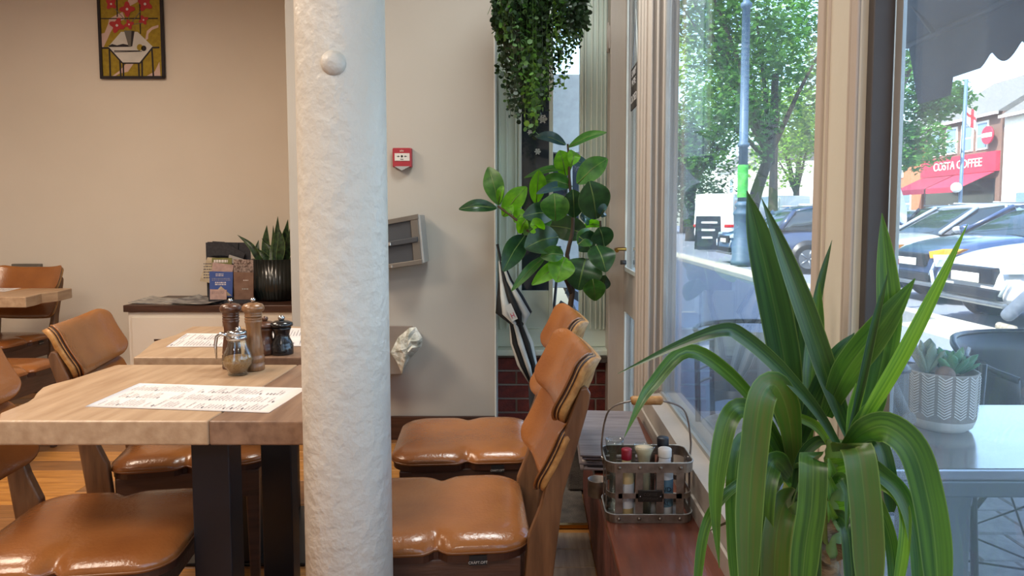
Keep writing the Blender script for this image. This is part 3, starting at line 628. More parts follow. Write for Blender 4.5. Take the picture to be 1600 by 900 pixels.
poly([(290, 765), (360, 715), (430, 640), (505, 640), (450, 720), (360, 740), (320, 765)], YA+.004, 'print_pink'); poly([(640, 762), (720, 715), (765, 620), (775, 762)], YA+.004, 'print_pink')
for a, b in (((330, -400), (342, 170)), ((555, -400), (575, 340)), ((150, 187), (750, 185)), ((168, 482), (260, 482)), ((700, 478), (765, 476)), ((262, 490), (272, 770)), ((368, 600), (378, 770)), ((402, 640), (405, 770)), ((556, 630), (562, 770)), ((590, 610), (592, 770)), ((688, 470), (705, 770)), ((145, -160), (745, -165))): bar(a, b, 16 if a[1] > 400 else 11, YA+.003)
poly([(250, 470), (380, 320), (545, 320), (700, 470), (570, 632), (392, 632)], YA+.0022, 'print_white')
for a, b in (((252, 478), (392, 632)), ((392, 634), (570, 634)), ((570, 634), (700, 472))): bar(a, b, 14, YA+.0015)
poly([(250, 462), (290, 442), (340, 455), (400, 440), (470, 455), (480, 470), (260, 472)], YA+.0015, 'print_black'); bar((310, 512), (570, 512), 10, YA+.0015); bar((310, 524), (590, 516), 5, YA+.0015)
poly([(410, 308), (485, 308), (478, 468), (455, 466)], YA+.0012, 'print_grey'); poly([(480, 308), (515, 312), (492, 466), (475, 466)], YA+.0013, 'print_black')
for cx_, cy_, r_, m in ((568, 475, 30, 'ochre'), (608, 485, 26, 'print_black')): poly([(cx_+r_*math.cos(i*.524), cy_+r_*1.1*math.sin(i*.524)) for i in range(12)], YA+.001, m)
for a, b in (((310, 80), (440, 220)), ((600, 80), (490, 220)), ((600, 230), (500, 245)), ((452, 40), (458, 200))): bar(a, b, 6, YA+.0012, 'print_grey')
for cx_, cy_, r_ in ((280, 40, 62), (440, 92, 80), (620, 40, 80), (605, 200, 52), (338, 255, 80), (460, 245, 52), (480, -60, 70), (180, -90, 60), (330, -200, 80), (600, -180, 75), (450, -260, 60)):
    poly([(cx_+r_*(.78+.24*math.cos(4*a+cx_))*math.cos(a), cy_+r_*(.78+.24*math.cos(4*a+cx_))*math.sin(a)) for a in [i*math.tau/24 for i in range(24)]], YA+.0008, 'print_red', nm='printed_flower')
    poly([(cx_+r_*.17*math.cos(a), cy_+r_*.17*math.sin(a)) for a in [i*math.tau/8 for i in range(8)]], YA+.0003, 'print_white')
for a, b in (((130, -430), (180, 778)), ((765, -430), (803, 778)), ((168, 776), (808, 776)), ((120, -428), (780, -428))): bar(a, b, 26, YA-.006, 'print_black', 'frame_side', .018)
# fire call point
mat('alarm_red', (158, 36, 50), .35)
f0, f1 = PY(615, 232, 3.75), PY(645, 262, 3.75); fa = thing('fire_alarm_call_point', 'small red fire alarm call point on the wall right of the column', 'fire alarm', ((f0.x+f1.x)/2, 3.75, (f0.z+f1.z)/2))
obj('housing', MB().box(f0.x, f1.x, 3.715, 3.749, f1.z, f0.z), 'alarm_red', fa, bevel=.005)
cx_ = (f0.x+f1.x)/2; fz = (f0.z+f1.z)/2
obj('clear_flap', MB().prism([(f0.x+.012, f1.z+.004), (f1.x-.008, f1.z+.004), (cx_, f1.z-.018)], 3.705, 3.715, lambda x, y, h: (x, h, y)), 'alu_edge', fa)
obj('break_panel', MB().box(f0.x+.012, f1.x-.01, 3.712, 3.716, fz-.017, fz+.022), 'print_white', fa)
mb = MB().prism([(cx_+.006*math.cos(i*.524), fz+.006+.006*math.sin(i*.524)) for i in range(12)], 3.711, 3.7125, lambda x, y, h: (x, h, y))
for s in (-1, 1): mb.prism([(cx_+s*.011, fz+.006), (cx_+s*.019, fz+.0105), (cx_+s*.019, fz+.0015)], 3.711, 3.7125, lambda x, y, h: (x, h, y)); mb.box(min(cx_+s*.018, cx_+s*.026), max(cx_+s*.018, cx_+s*.026), 3.711, 3.7125, fz+.0045, fz+.0075)
obj('printed_arrows', mb, 'print_black', fa)
text('lettering', 'FIRE', .009, frame_M((cx_, 3.7115, fz-.010), (1, 0, 0), (0, 0, 1)), 'print_black', fa)
mb = MB()
for i in range(3): mb.box(cx_-.010+i*.007, cx_-.006+i*.007, 3.713, 3.7145, fz+.030, fz+.038+.002*(i % 2))
obj('flame_symbol', mb, 'print_pink', fa)
# metal-framed dark case
mat('case_grey', (62, 64, 68), .55); mat('case_rail', (118, 112, 104), .4, .5)
cs = thing('display_case', 'dark grey metal-framed case tilted on wall, half behind the column', 'case', (PY(620, 380, 3.6).x, 3.62, PY(620, 380, 3.6).z))
A = [PY(*q, 3.58) for q in ((560, 352), (650, 335), (657, 413), (560, 427))]
def on(a, b): return (A[0]*(1-a)+A[1]*a)*(1-b)+(A[3]*(1-a)+A[2]*a)*b
def plate(a0, a1, b0, b1, dy0, dy1, nm, m, bev=.002):
    P = [on(a0, b0), on(a1, b0), on(a1, b1), on(a0, b1)]; v = [p+Vector((0, dy0, 0)) for p in P]+[p+Vector((0, dy1, 0)) for p in P]
    return obj(nm, MB().add(v, [(3, 2, 1, 0), (4, 5, 6, 7)]+[(i, (i+1) % 4, 4+(i+1) % 4, 4+i) for i in range(4)]), m, cs, bevel=bev)
plate(.02, .98, .02, .98, .0, .165, 'case_body', 'case_grey'); plate(0, 1.04, 0, .10, -.012, .0, 'rail', 'case_rail'); plate(0, 1.04, .90, 1, -.012, .0, 'rail', 'case_rail', .003)
plate(.90, 1.03, .08, .92, -.010, .0, 'rail', 'case_rail'); plate(.1, 1.0, .44, .55, -.02, 0, 'middle_rail', 'case_grey', .004); plate(1.03, 1.07, .02, .98, -.008, .15, 'side_strip', 'alu_edge'); plate(.53, .56, .93, .99, -.016, -.012, 'latch', 'chrome')
plate(.50, .56, .46, .54, -.03, -.02, 'latch', 'chrome', .003)
# shelf box and crumpled wrap
mat('taupe', (134, 122, 112), .6); mat('crumpled', (206, 206, 196), .45, c2=(150, 152, 140), scale=34, bump=1.0, bscale=40)
bx = tag(obj('wall_box', MB().add([PY(u, v, y) for y in (3.5, 3.745) for u, v in ((570, 509), (645, 509), (628, 585), (570, 586))], [(3, 2, 1, 0), (4, 5, 6, 7), (0, 1, 5, 4), (1, 2, 6, 5), (2, 3, 7, 6), (3, 0, 4, 7)]), 'taupe', bevel=.004), 'grey-brown box on the wall with its end wrapped, half behind the column', 'box')
ctrp = [(610, 551), (622, 527), (640, 512), (650, 511), (660, 528), (659, 541), (640, 561), (634, 570), (628, 585), (620, 566)]
n = 9; rs = []
for kk in (0, .35, .7, 1, 1.0):
    rs.append([])
    for i, (u, v) in enumerate(ctrp):
        c_ = (636, 545); uu, vv = c_[0]+(u-c_[0])*max(kk, .02), c_[1]+(v-c_[1])*max(kk, .02)
        rs[-1].append(PY(uu, vv, 3.455+.03*kk**3+R.uniform(-.008, .008)) if len(rs) < 5 else PY(uu, vv, 3.60))
tag(obj('paper_wrap', MB().rings(rs, smooth=False), 'crumpled'), 'crumpled pale paper wrapped around the end of the wall box', 'paper')
# small grey device on the back wall above far chair
a, b = PY(22, 412, 5.09), PY(66, 418, 5.09); tag(obj('wall_socket_tray', MB().box(a.x, b.x, 5.06, 5.099, b.z-.02, a.z), 'case_rail', bevel=.004), 'small grey metal tray on back wall behind the far left chair', 'tray')
# ================================================================== UMBRELLA
mat('canvas_black', (16, 20, 24), .7); mat('canvas_white', (200, 206, 206), .7); mat('logo_red', (200, 50, 80), .7)
ax = [(PY(783, 408, 3.72), .010), (PY(790, 438, 3.72), .030), (PY(797, 462, 3.71), .058), (PY(803, 488, 3.70), .085), (PY(808, 505, 3.70), .036), (PY(815, 535, 3.70), .052), (PY(824, 570, 3.70), .045), (PY(831, 598, 3.70), .014)]
um = thing('folded_umbrella', 'folded black and white striped umbrella hanging under the bay window', 'umbrella', ax[3][0])
def umb(g0, g1, m, nm, rs_=ax, rsc=1):
    mb = MB(); V_ = []
    for i, (p, r) in enumerate(rs_):
        for j in range(5):
            a = (g0+(g1-g0)*j/4)+.22*i; rr = r*rsc*(.72+.42*math.sin(math.pi*j/4)); V_.append(p+Vector((math.cos(a)*rr, math.sin(a)*rr, 0)))
    mb.add(V_, [(i*5+j, i*5+j+1, (i+1)*5+j+1, (i+1)*5+j) for i in range(len(rs_)-1) for j in range(4)], True)
    o = obj(nm, mb, m, um); so_ = o.modifiers.new('s', 'SOLIDIFY'); so_.thickness = .003
for g in range(8): umb(g*math.pi/4, (g+1)*math.pi/4, 'canvas_black' if g % 2 else 'canvas_white', 'canopy_panel')
obj('shaft', MB().tube([ax[0][0]+Vector((-.02, 0, .09)), ax[0][0], ax[3][0], ax[-1][0], ax[-1][0]+Vector((.006, 0, -.03))], .007, 8), 'canvas_black', um)
obj('strap', MB().lathe([(.038, -.012), (.041, 0), (.038, .012)], ax[4][0], 20, cap=False), 'canvas_black', um)
p = PY(799, 488, 3.595); obj('logo_label', MB().prism([(-.017, -.045), (.017, -.045), (.017, .045), (-.017, .045)], 0, .003, lambda x, y, h: p+Vector((x*.9-y*.4, h, x*.4+y*.9))), 'canvas_white', um)
mb = MB()
for q in ((-.009, -.006, -.014, .014), (.006, .009, -.014, .014), (-.009, .009, -.002, .002)): mb.prism([(q[0], q[2]), (q[1], q[2]), (q[1], q[3]), (q[0], q[3])], -.0015, 0, lambda x, y, h: p+Vector((x*.9-(y-.018)*.4, h, x*.4+(y-.018)*.9)))
obj('logo', mb, 'logo_red', um)
# ================================================================== CADDY ON THE LEDGE
F0 = PZ(948, 818, ZL); F1 = PZ(1083, 818, ZL); cyw = F1.x-F0.x; cxm = (F0.x+F1.x)/2; yf = F0.y; dep = .15; H = .172
cd = thing('condiment_caddy', 'riveted grey metal caddy with wooden handle on the ledge', 'caddy', (cxm, yf+dep/2, ZL))
def rr_path(w_, d_, r_, z, n=6): return [(x, y, z) for x, y in rrect(w_, d_, r_, n, cxm, yf+dep/2)]
def band(z0, z1, w_, d_, nm='band', th=.0022):
    a = rr_path(w_, d_, .03, 0); b = rr_path(w_-2*th, d_-2*th, .028, 0)
    return obj(nm, MB().rings([[(x, y, z0) for x, y, _ in a], [(x, y, z1) for x, y, _ in a], [(x, y, z1) for x, y, _ in b], [(x, y, z0) for x, y, _ in b], [(x, y, z0) for x, y, _ in a]], cap=False, smooth=False), 'steel_old', cd)
bt = band(ZL+.001, ZL+.026, cyw, dep); bt2 = band(ZL+H-.028, ZL+H, cyw+.004, dep+.004); bm2 = band(ZL+.07, ZL+.084, cyw-.004, dep-.004)
obj('rim', MB().tube(rr_path(cyw+.005, dep+.005, .03, ZL+H)+[rr_path(cyw+.005, dep+.005, .03, ZL+H)[0]], .002, 6, cap=False), 'alu_edge', cd)
obj('rim', MB().tube(rr_path(cyw+.003, dep+.003, .03, ZL+.026)+[rr_path(cyw+.003, dep+.003, .03, ZL+.026)[0]], .0016, 6, cap=False), 'alu_edge', cd)
obj('floor_plate', MB().box(cxm-cyw/2+.01, cxm+cyw/2-.01, yf+.008, yf+dep-.008, ZL+.001, ZL+.003), 'steel_old', cd)
sx = [-.36, -.125, .115, .345]
for y_ in (yf+.002, yf+dep-.004):
    for k in sx: obj('strap', MB().box(cxm+k*cyw-.0105, cxm+k*cyw+.0105, y_, y_+.002, ZL+.02, ZL+H-.02), 'steel_old', cd, bevel=.0006)
for x_ in (cxm-cyw/2+.001, cxm+cyw/2-.003):
    for k in (.3, .7): obj('strap', MB().box(x_, x_+.002, yf+k*dep-.0105, yf+k*dep+.0105, ZL+.02, ZL+H-.02), 'steel_old', cd, bevel=.0006)
for z_, bnd in ((ZL+.0135, bt), (ZL+H-.014, bt2)):
    for k in sx: obj('rivet', MB().lathe([(.0058, 0), (.0055, .0015), (.0035, .0035), (.0003, .0042)], n=12, M=Matrix.Translation((cxm+k*cyw, yf-.001, z_)) @ Matrix.Rotation(math.radians(90), 4, 'X')), 'steel_old', bnd)
mat('plate_dark', (46, 42, 40), .5, .6)
pl = obj('name_plate', MB().box(cxm-.034, cxm+.034, yf-.003, yf+.0005, ZL+.062, ZL+.095), 'plate_dark', cd, bevel=.002)
mat('emboss', (74, 70, 66), .5, .6)
text('lettering', 'COFFEE', .011, frame_M((cxm, yf-.0032, ZL+.083), (1, 0, 0), (0, 0, 1)), 'emboss', pl); text('lettering', 'COMPANY', .009, frame_M((cxm, yf-.0032, ZL+.071), (1, 0, 0), (0, 0, 1)), 'emboss', pl)
for s in (-1, 1): obj('rivet', MB().sphere((cxm+s*.028, yf-.003, ZL+.078), .002, 8, 6), 'chrome', pl)
hx = cyw/2+.003; hy = yf+dep/2; top_ = ZL+H+.155
hp_ = [(cxm-hx, hy, ZL+H-.03), (cxm-hx-.004, hy, ZL+H+.04), (cxm-hx*.88, hy, top_-.03), (cxm-hx*.45, hy, top_-.004), (cxm, hy, top_), (cxm+hx*.45, hy, top_-.004), (cxm+hx*.88, hy, top_-.03), (cxm+hx+.004, hy, ZL+H+.04), (cxm+hx, hy, ZL+H-.03)]
hn = obj('handle', MB().tube(spline(hp_, 60), .0028, 8), 'steel_old', cd)
obj('wooden_grip', MB().tube([(cxm-.045, hy, top_-.001), (cxm-.04, hy, top_), (cxm+.04, hy, top_), (cxm+.045, hy, top_-.001)], [.010, .013, .013, .010], 16), 'ply_light', hn)
for s in (-1, 1): obj('pivot', MB().cyl((cxm+s*(hx-.004), hy, ZL+H-.012), (cxm+s*(hx+.006), hy, ZL+H-.012), .006, 10), 'chrome', cd)
# bottles in it
mat('cap_red', (150, 20, 44), .4); mat('cap_black', (16, 20, 32), .4); mat('cap_white', (226, 224, 222), .4); mat('mustard', (206, 180, 130), .5); mat('cream_sauce', (226, 208, 178), .5); mat('label_white', (214, 216, 220), .5); mat('label_blue', (92, 128, 150), .5); mat('sauce_dark', (48, 22, 18), .3)
def bottle(dx, dy, r, hb, hn_, rn, hc, rc, body, cap, label, lab=None, nm='sauce_bottle', cat='bottle'):
    c = (cxm+dx, yf+dep/2+dy, ZL+.0035); t = thing(nm, label, cat, c, 0, 'bottles and jars in the caddy')
    obj('body', MB().lathe([(r*.92, 0), (r, .004), (r, hb*.8), (r*.9, hb*.9), (rn*1.1, hb), (rn, hb+.004), (rn, hn_)], c, 28), body, t)
    obj('cap', MB().lathe([(rc, hn_-.002), (rc*1.02, hn_), (rc*1.02, hn_+hc*.9), (rc*.93, hn_+hc), (.0005, hn_+hc)], c, 28, wob=lambda a, z: 1+.012*math.cos(24*a)), cap, t)
    if lab: obj('label', MB().lathe([(r+.0006, hb*.2), (r+.0006, hb*.72)], c, 28, cap=False), lab, t)
    return t
bottle(-.060, -.028, .021, .135, .165, .013, .028, .0145, 'mustard', 'cap_red', 'tall pale bottle with red cap at the front left of the caddy', 'label_white')
bottle(.052, .025, .021, .150, .185, .014, .024, .0165, 'sauce_dark', 'cap_black', 'taller dark bottle with black cap at the back of the caddy')
b_ = bottle(.049, -.022, .024, .150, .170, .017, .022, .0185, 'label_white', 'cap_white', 'white-capped bottle with blue and white label in the caddy', 'label_blue')
text('lettering', 'AID', .018, frame_M((cxm+.049, yf+dep/2-.022-.0255, ZL+.085), (1, 0, 0), (0, 0, 1)), 'cap_black', b_)
text('lettering', 'AL', .016, frame_M((cxm+.049, yf+dep/2-.022-.0255, ZL+.045), (1, 0, 0), (0, 0, 1)), 'cap_black', b_)
for dx, dy, m, lb in ((-.008, -.012, 'cream_sauce', 'flared glass jar of cream sauce in the middle of the caddy'), (-.088, .022, None, 'empty flared glass tumbler at the back left of the caddy')):
    c = (cxm+dx, yf+dep/2+dy, ZL+.0035); t = thing('glass_jar', lb, 'jar', c, 0, 'bottles and jars in the caddy')
    o_ = [(.021, 0), (.022, .004), (.021, .13), (.018, .15), (.022, .17), (.030, .19), (.031, .197)] if m else [(.024, 0), (.026, .004), (.027, .16), (.024, .175), (.026, .19), (.027, .205)]
    obj('glass_body', MB().lathe(o_+[(r-.002, z) for r, z in reversed(o_[1:])]+[(.017, .006)], c, 32), 'jar_glass', t)
    if m: obj('sauce', MB().lathe([(r-.0025, z) for r, z in o_[1:-1]]+[(.0005, .19)], c, 28), m, t)
c = (F0.x-.012, yf+.165, ZL); tag(obj('metal_tin', MB().lathe([(.028, .001), (.030, .003), (.030, .05), (.031, .053), (.029, .053), (.028, .006)], (c[0]+.005, c[1]+.03, c[2]), 24), 'steel_old'), 'small round metal tin on the ledge just behind the caddy', 'tin')
# stack of clipboards
wood('clipboard_wood', (150, 142, 146), (120, 112, 116), .4, 'x', 8, st=8); mat('clip_edge', (60, 54, 54), .6)
Lq = [PZ(u, v, ZL+.05) for u, v in ((940, 728), (905, 700), (925, 672), (1010, 672))]
for i in range(6):
    zt = ZL+.001+i*.0105; o_ = [(.165, 2.30, 4), (.465, 2.28, 0), (.43, 2.90, 0), (.155, 2.86, 0)]
    dx, dy = [0.0, .012, -.004, .010, .004, -.002][i], [.02, -.01, .012, .03, .004, .0][i]
    t = thing('menu_clipboard', ['grey clipboard at the bottom of the stack on the ledge', 'clipboard second from the bottom of the stack on the ledge', 'clipboard third from the bottom of the ledge stack', 'clipboard third from the top of the ledge stack', 'clipboard just under the topmost one on the ledge', 'topmost pale wood-grained clipboard of the stack on the ledge'][i], 'clipboard', (.3+dx, 2.55+dy, zt), 0, 'clipboards stacked on the ledge')
    P = [(a-.31+0*dx, b-2.58) for a, b, _ in o_]
    obj('board', MB().prism([(-.135, -.27), (.10, -.29), (.12, .26), (-.12, .28)], 0, .006, lambda x, y, h: (x+.3+dx, y+2.56+dy, zt+h)), 'clipboard_wood', t, bevel=.001)
    if i < 5: obj('sheet', MB().prism([(-.125, -.26), (.095, -.28), (.11, .25), (-.11, .27)], .0065, .0095, lambda x, y, h: (x+.3+dx, y+2.56+dy, zt+h)), 'clip_edge' if i % 2 else 'paper', t)
# ================================================================== RUBBER PLANT
fp = PY(893, 470, 3.5)
ru = thing('rubber_plant', 'tall rubber plant with broad glossy leaves in the bay by the door', 'potted plant', (fp.x, 3.5, 0))
obj('pot', MB().lathe([(.08, 0), (.10, .03), (.115, .34), (.105, .34), (.10, .30)], (.10, 3.5, .012), 40), 'black_steel', ru)
obj('soil', MB().lathe([(.102, .30), (.001, .31)], (.10, 3.5, .012), 24), 'soil', ru)
def stem(pts, r0, r1, nm='stem', m='stem_brown', par=ru):
    sp = spline(pts, 20); return obj(nm, MB().tube(sp, [r0+(r1-r0)*i/20 for i in range(21)], 8), m, par)
stem([(.10, 3.5, .28), (.15, 3.5, .6), fp, PY(893, 430, 3.5), PY(886, 400, 3.5), PY(894, 365, 3.5), PY(895, 330, 3.5), PY(890, 285, 3.5), PY(889, 250, 3.5), PY(887, 225, 3.5)], .016, .005)
stem([PY(893, 458, 3.5), PY(884, 436, 3.47), PY(868, 415, 3.44), PY(850, 396, 3.42), PY(836, 372, 3.42), PY(822, 358, 3.42), PY(805, 342, 3.44), PY(778, 322, 3.48)], .012, .005)
stem([PY(893, 450, 3.5), PY(905, 425, 3.5), PY(925, 400, 3.5), PY(938, 370, 3.5), PY(938, 345, 3.5)], .010, .005)
lw = lambda k: max(.02, math.sin(math.pi*min(1, (k*.96+.02))**.92)**.8)
FL = [(780,320,763,261,27,1),(776,325,717,327,17,0),(779,318,786,290,10,2),(786,338,823,292,25,2),(838,318,842,266,22,2),(890,262,819,278,10,1),(884,275,874,235,24,3),
(893,258,899,238,16,3),(884,226,836,213,15,4),(888,230,948,207,12,1),(884,252,922,262,15,4),(902,287,949,248,27,1),(892,290,845,283,20,1),(894,291,838,303,14,4),(868,345,866,302,36,1),
(932,342,921,283,42,0),(897,340,895,296,27,0),(868,335,817,338,27,0),(920,368,853,352,33,0),(862,342,818,366,24,1),(803,346,822,334,16,3),(822,342,812,365,16,3),(872,370,820,388,36,0),(820,368,786,424,28,0),
(852,400,799,455,13,1),(888,408,831,445,20,2),(883,402,870,441,34,3),(915,404,903,453,50,0),(926,436,930,470,28,1),(932,384,947,425,34,0),(940,353,911,354,12,2),(922,348,906,338,18,4),(944,385,936,355,28,0),(903,382,928,368,24,1),(938,338,949,325,14,4),(845,360,828,352,20,3),(800,335,790,322,12,3),(850,385,830,372,22,3),(905,370,925,392,30,0),(880,398,845,402,20,1),(946,430,941,452,20,0)]
LM = ['leaf_dark', 'leaf_mid', 'leaf_bright', 'leaf_bright', 'leaf_blue']
for i, (bu, bv, tu, tv, wd, k) in enumerate(FL):
    y0 = 3.48+R.uniform(-.12, .1); y1 = min(y0+R.uniform(-.16, .12), 3.70)
    if bu < 790: y0, y1 = 3.52, 3.50+(.05 if i == 0 else -.02)
    A, B = PY(bu, bv, y0), PY(tu, tv, y1); M_ = (A+B)/2+Vector((0, -.02, .012)); mb = MB()
    wide = wd*3.48/1100*1.25; tilt = R.uniform(-.25, .25)
    ribbon(mb, [A, M_, B], wide, lw, .12 if wd > 20 else .35, 0, 14, face=(tilt, -1, .35*(1 if wd < 20 else .1)))
    lf = obj('leaf', mb, LM[k], ru)
    obj('leaf_midrib', MB().tube([A+Vector((0, -.003, 0)), M_+Vector((0, -.002, 0)), B+Vector((0, -.001, 0))], [.0028, .002, .0006], 5), 'stem_green', lf)
# ================================================================== HANGING PLANT
hc = PY(845, -60, 3.25); hz = hc.z
mat('fern_dark', (40, 62, 34), .5, c2=(26, 44, 26), scale=9, transl=.25); mat('fern_mid', (84, 122, 56), .5, c2=(52, 84, 40), scale=9, transl=.35); mat('fern_pale', (122, 158, 72), .5, c2=(92, 134, 56), scale=9, transl=.45)
hp2 = thing('hanging_plant', 'trailing green plant hanging from the ceiling at the bay window', 'hanging plant', hc)
obj('pot', MB().lathe([(.09, -.16), (.13, -.14), (.16, .02), (.15, .02), (.12, -.12)], hc, 32), 'kraft', hp2)
for k in range(3):
    a = k*2.094; obj('hanging_wire', MB().tube([(hc.x+.15*math.cos(a), hc.y+.15*math.sin(a), hz+.01), (hc.x, hc.y, hz+.45)], .0015, 5), 'alu_edge', hp2)
obj('ceiling_hook', MB().tube([(hc.x, hc.y, hz+.44), (hc.x, hc.y, 3.0)], .004, 6), 'alu_edge', hp2)
def leaflet(mb, p, d, s):
    d = d.normalized(); sd = d.cross(Vector((R.uniform(-1, 1), R.uniform(-1, 1), R.uniform(-.3, 1)))).normalized(); u = d.cross(sd)*.25
    mb.add([p, p+d*s*.35+sd*s*.38, p+d*s*.8+sd*s*.34, p+d*s+u*s*.2, p+d*s*.8-sd*s*.34, p+d*s*.35-sd*s*.38], [(0, 1, 2, 3), (0, 3, 4, 5)], True)
ends = [(778, 95), (784, 120), (790, 150), (795, 178), (798, 186), (803, 168), (808, 150), (812, 170), (818, 190), (824, 200), (830, 207), (834, 212), (838, 196), (842, 178), (846, 165), (852, 150), (856, 172), (862, 150), (868, 140), (874, 135), (880, 138), (886, 120), (892, 105), (898, 90), (904, 72), (908, 60), (912, 45), (916, 30), (774, 60), (771, 30)]
ns = 0
for rep in range(6):
    for (eu, ev) in ends:
        u = eu+R.uniform(-5, 5); v = ev-(0 if rep == 0 else R.uniform(5, 95)); y = 3.25+R.uniform(-.17, .17)
        if abs(y-3.25) > .12: u = 845+(u-845)*.8
        e = PY(u, v, y); a = math.atan2(y-3.25, e.x-hc.x); st_ = hc+Vector((.15*math.cos(a), .15*math.sin(a), .02)); 
        pts = [st_, Vector((e.x*.85+st_.x*.15, e.y, st_.z-.06)), Vector((e.x+R.uniform(-.015, .015), e.y, (st_.z*.4+e.z*.6))), e]
        sp = spline(pts, 26); mb = MB().tube(sp, .0012, 3, cap=False)
        for i in range(2, 27):
            for q in range(2):
                d = Vector((R.uniform(-1, 1), R.uniform(-1, 1), R.uniform(-.9, .3))); leaflet(mb, sp[i]+Vector((R.uniform(-.006, .006),)*3), d, R.uniform(.016, .027)*(1.1 if u < 850 else .85))
        obj('trailing_stem', mb, R.choice(['fern_dark', 'fern_dark', 'fern_mid'] if u < 815 or rep > 3 else ['fern_mid', 'fern_pale', 'fern_mid', 'fern_dark']), hp2)  # darker greens at the left and on later strands, paler ones mixed elsewhere
mb = MB()
for i in range(2600):
    a = R.uniform(0, math.tau); r = .19*math.sqrt(R.random())+.02; z = hz+R.uniform(-.30, .12)
    leaflet(mb, Vector((hc.x+r*math.cos(a), hc.y+r*math.sin(a), z)), Vector((math.cos(a), math.sin(a), R.uniform(-1, .6))), R.uniform(.018, .03))
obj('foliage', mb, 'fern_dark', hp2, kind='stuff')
for k in range(9):
    a = k*.7+.3; mb = MB(); q = [hc+Vector((math.cos(a)*r, math.sin(a)*r, .06-r*r*5)) for r in (.05, .12, .2, .24)]
    sp = spline(q, 16); mb.tube(sp, .0012, 3, cap=False)
    for i, p_ in enumerate(sp):
        t_ = (sp[min(i+1, 16)]-sp[max(i-1, 0)]).normalized(); sd = t_.cross(Vector((0, 0, 1))).normalized()
        for s in (-1, 1): mb.add([p_, p_+sd*s*.022*(1-i/18)+t_*.006, p_+sd*s*.024*(1-i/18)-t_*.002, p_-t_*.006], [(0, 1, 2, 3)])
    obj('fern_frond', mb, 'fern_mid', hp2)
# ================================================================== YUCCA ON THE LEDGE
mat('yucca', (74, 112, 42), .36, c2=(48, 82, 34), transl=.25, leaf=((9, 1.0, 1), .2, .35)); mat('yucca_dark', (54, 88, 42), .34, c2=(34, 62, 34), transl=.15, leaf=((9, 1.0, 1), .15, .35))
mat('yucca_brown', (80, 94, 42), .36, c2=(64, 98, 38), transl=.25, leaf=((8, 1, 1), .12, .4)); mat('yucca_light', (118, 156, 58), .4, c2=(82, 124, 44), transl=.35, leaf=((9, 1.0, 1), .2, .35)); mat('bark', (128, 106, 78), .8, c2=(84, 70, 50), scale=30, stretch=(1, 1, 3), bump=.5)
yc = thing('yucca_plant', 'large yucca with long arching green leaves on ledge by window', 'potted plant', (.38, 1.02, ZL))
obj('pot', MB().lathe([(.06, 0), (.072, .01), (.085, .17), (.078, .17), (.076, .15)], (.37, 1.02, ZL+.001), 36), 'pot_black', yc); obj('soil', MB().lathe([(.077, .15), (.001, .155)], (.37, 1.02, ZL), 24), 'soil', yc)
def trunk(pts, r0, r1, m, nm='trunk'):
    sp = spline(pts, 24); return obj(nm, MB().tube(sp, [(r0+(r1-r0)*i/24)*(1+.10*(i % 2)) for i in range(25)], 14), m, yc)
trunk([(.385, 1.02, .50), PY(1288, 960, 1.0), PY(1285, 860, 1.0)], .022, .020, 'bark'); trunk([PY(1285, 862, 1.0), PY(1296, 800, 1.0), PY(1305, 740, 1.0), PY(1310, 690, 1.0)], .021, .015, 'stem_green', 'green_stem')
trunk([(.355, 1.06, .50), PY(1240, 940, 1.1), PY(1238, 820, 1.1)], .020, .018, 'bark'); trunk([PY(1238, 822, 1.1), PY(1240, 760, 1.1), PY(1245, 700, 1.1)], .018, .013, 'stem_green', 'green_stem')
wl = lambda k: max(.03, min(1, .45+1.6*k)*(1-max(0, (k-.45)/.55)**2.1)); wdr = lambda k: min(1, .5+2.5*k)*(1 if k < .8 else max(.25, 1-((k-.8)/.2)**2*.6)); wsheath = lambda k: max(.04, 1-k*.9)
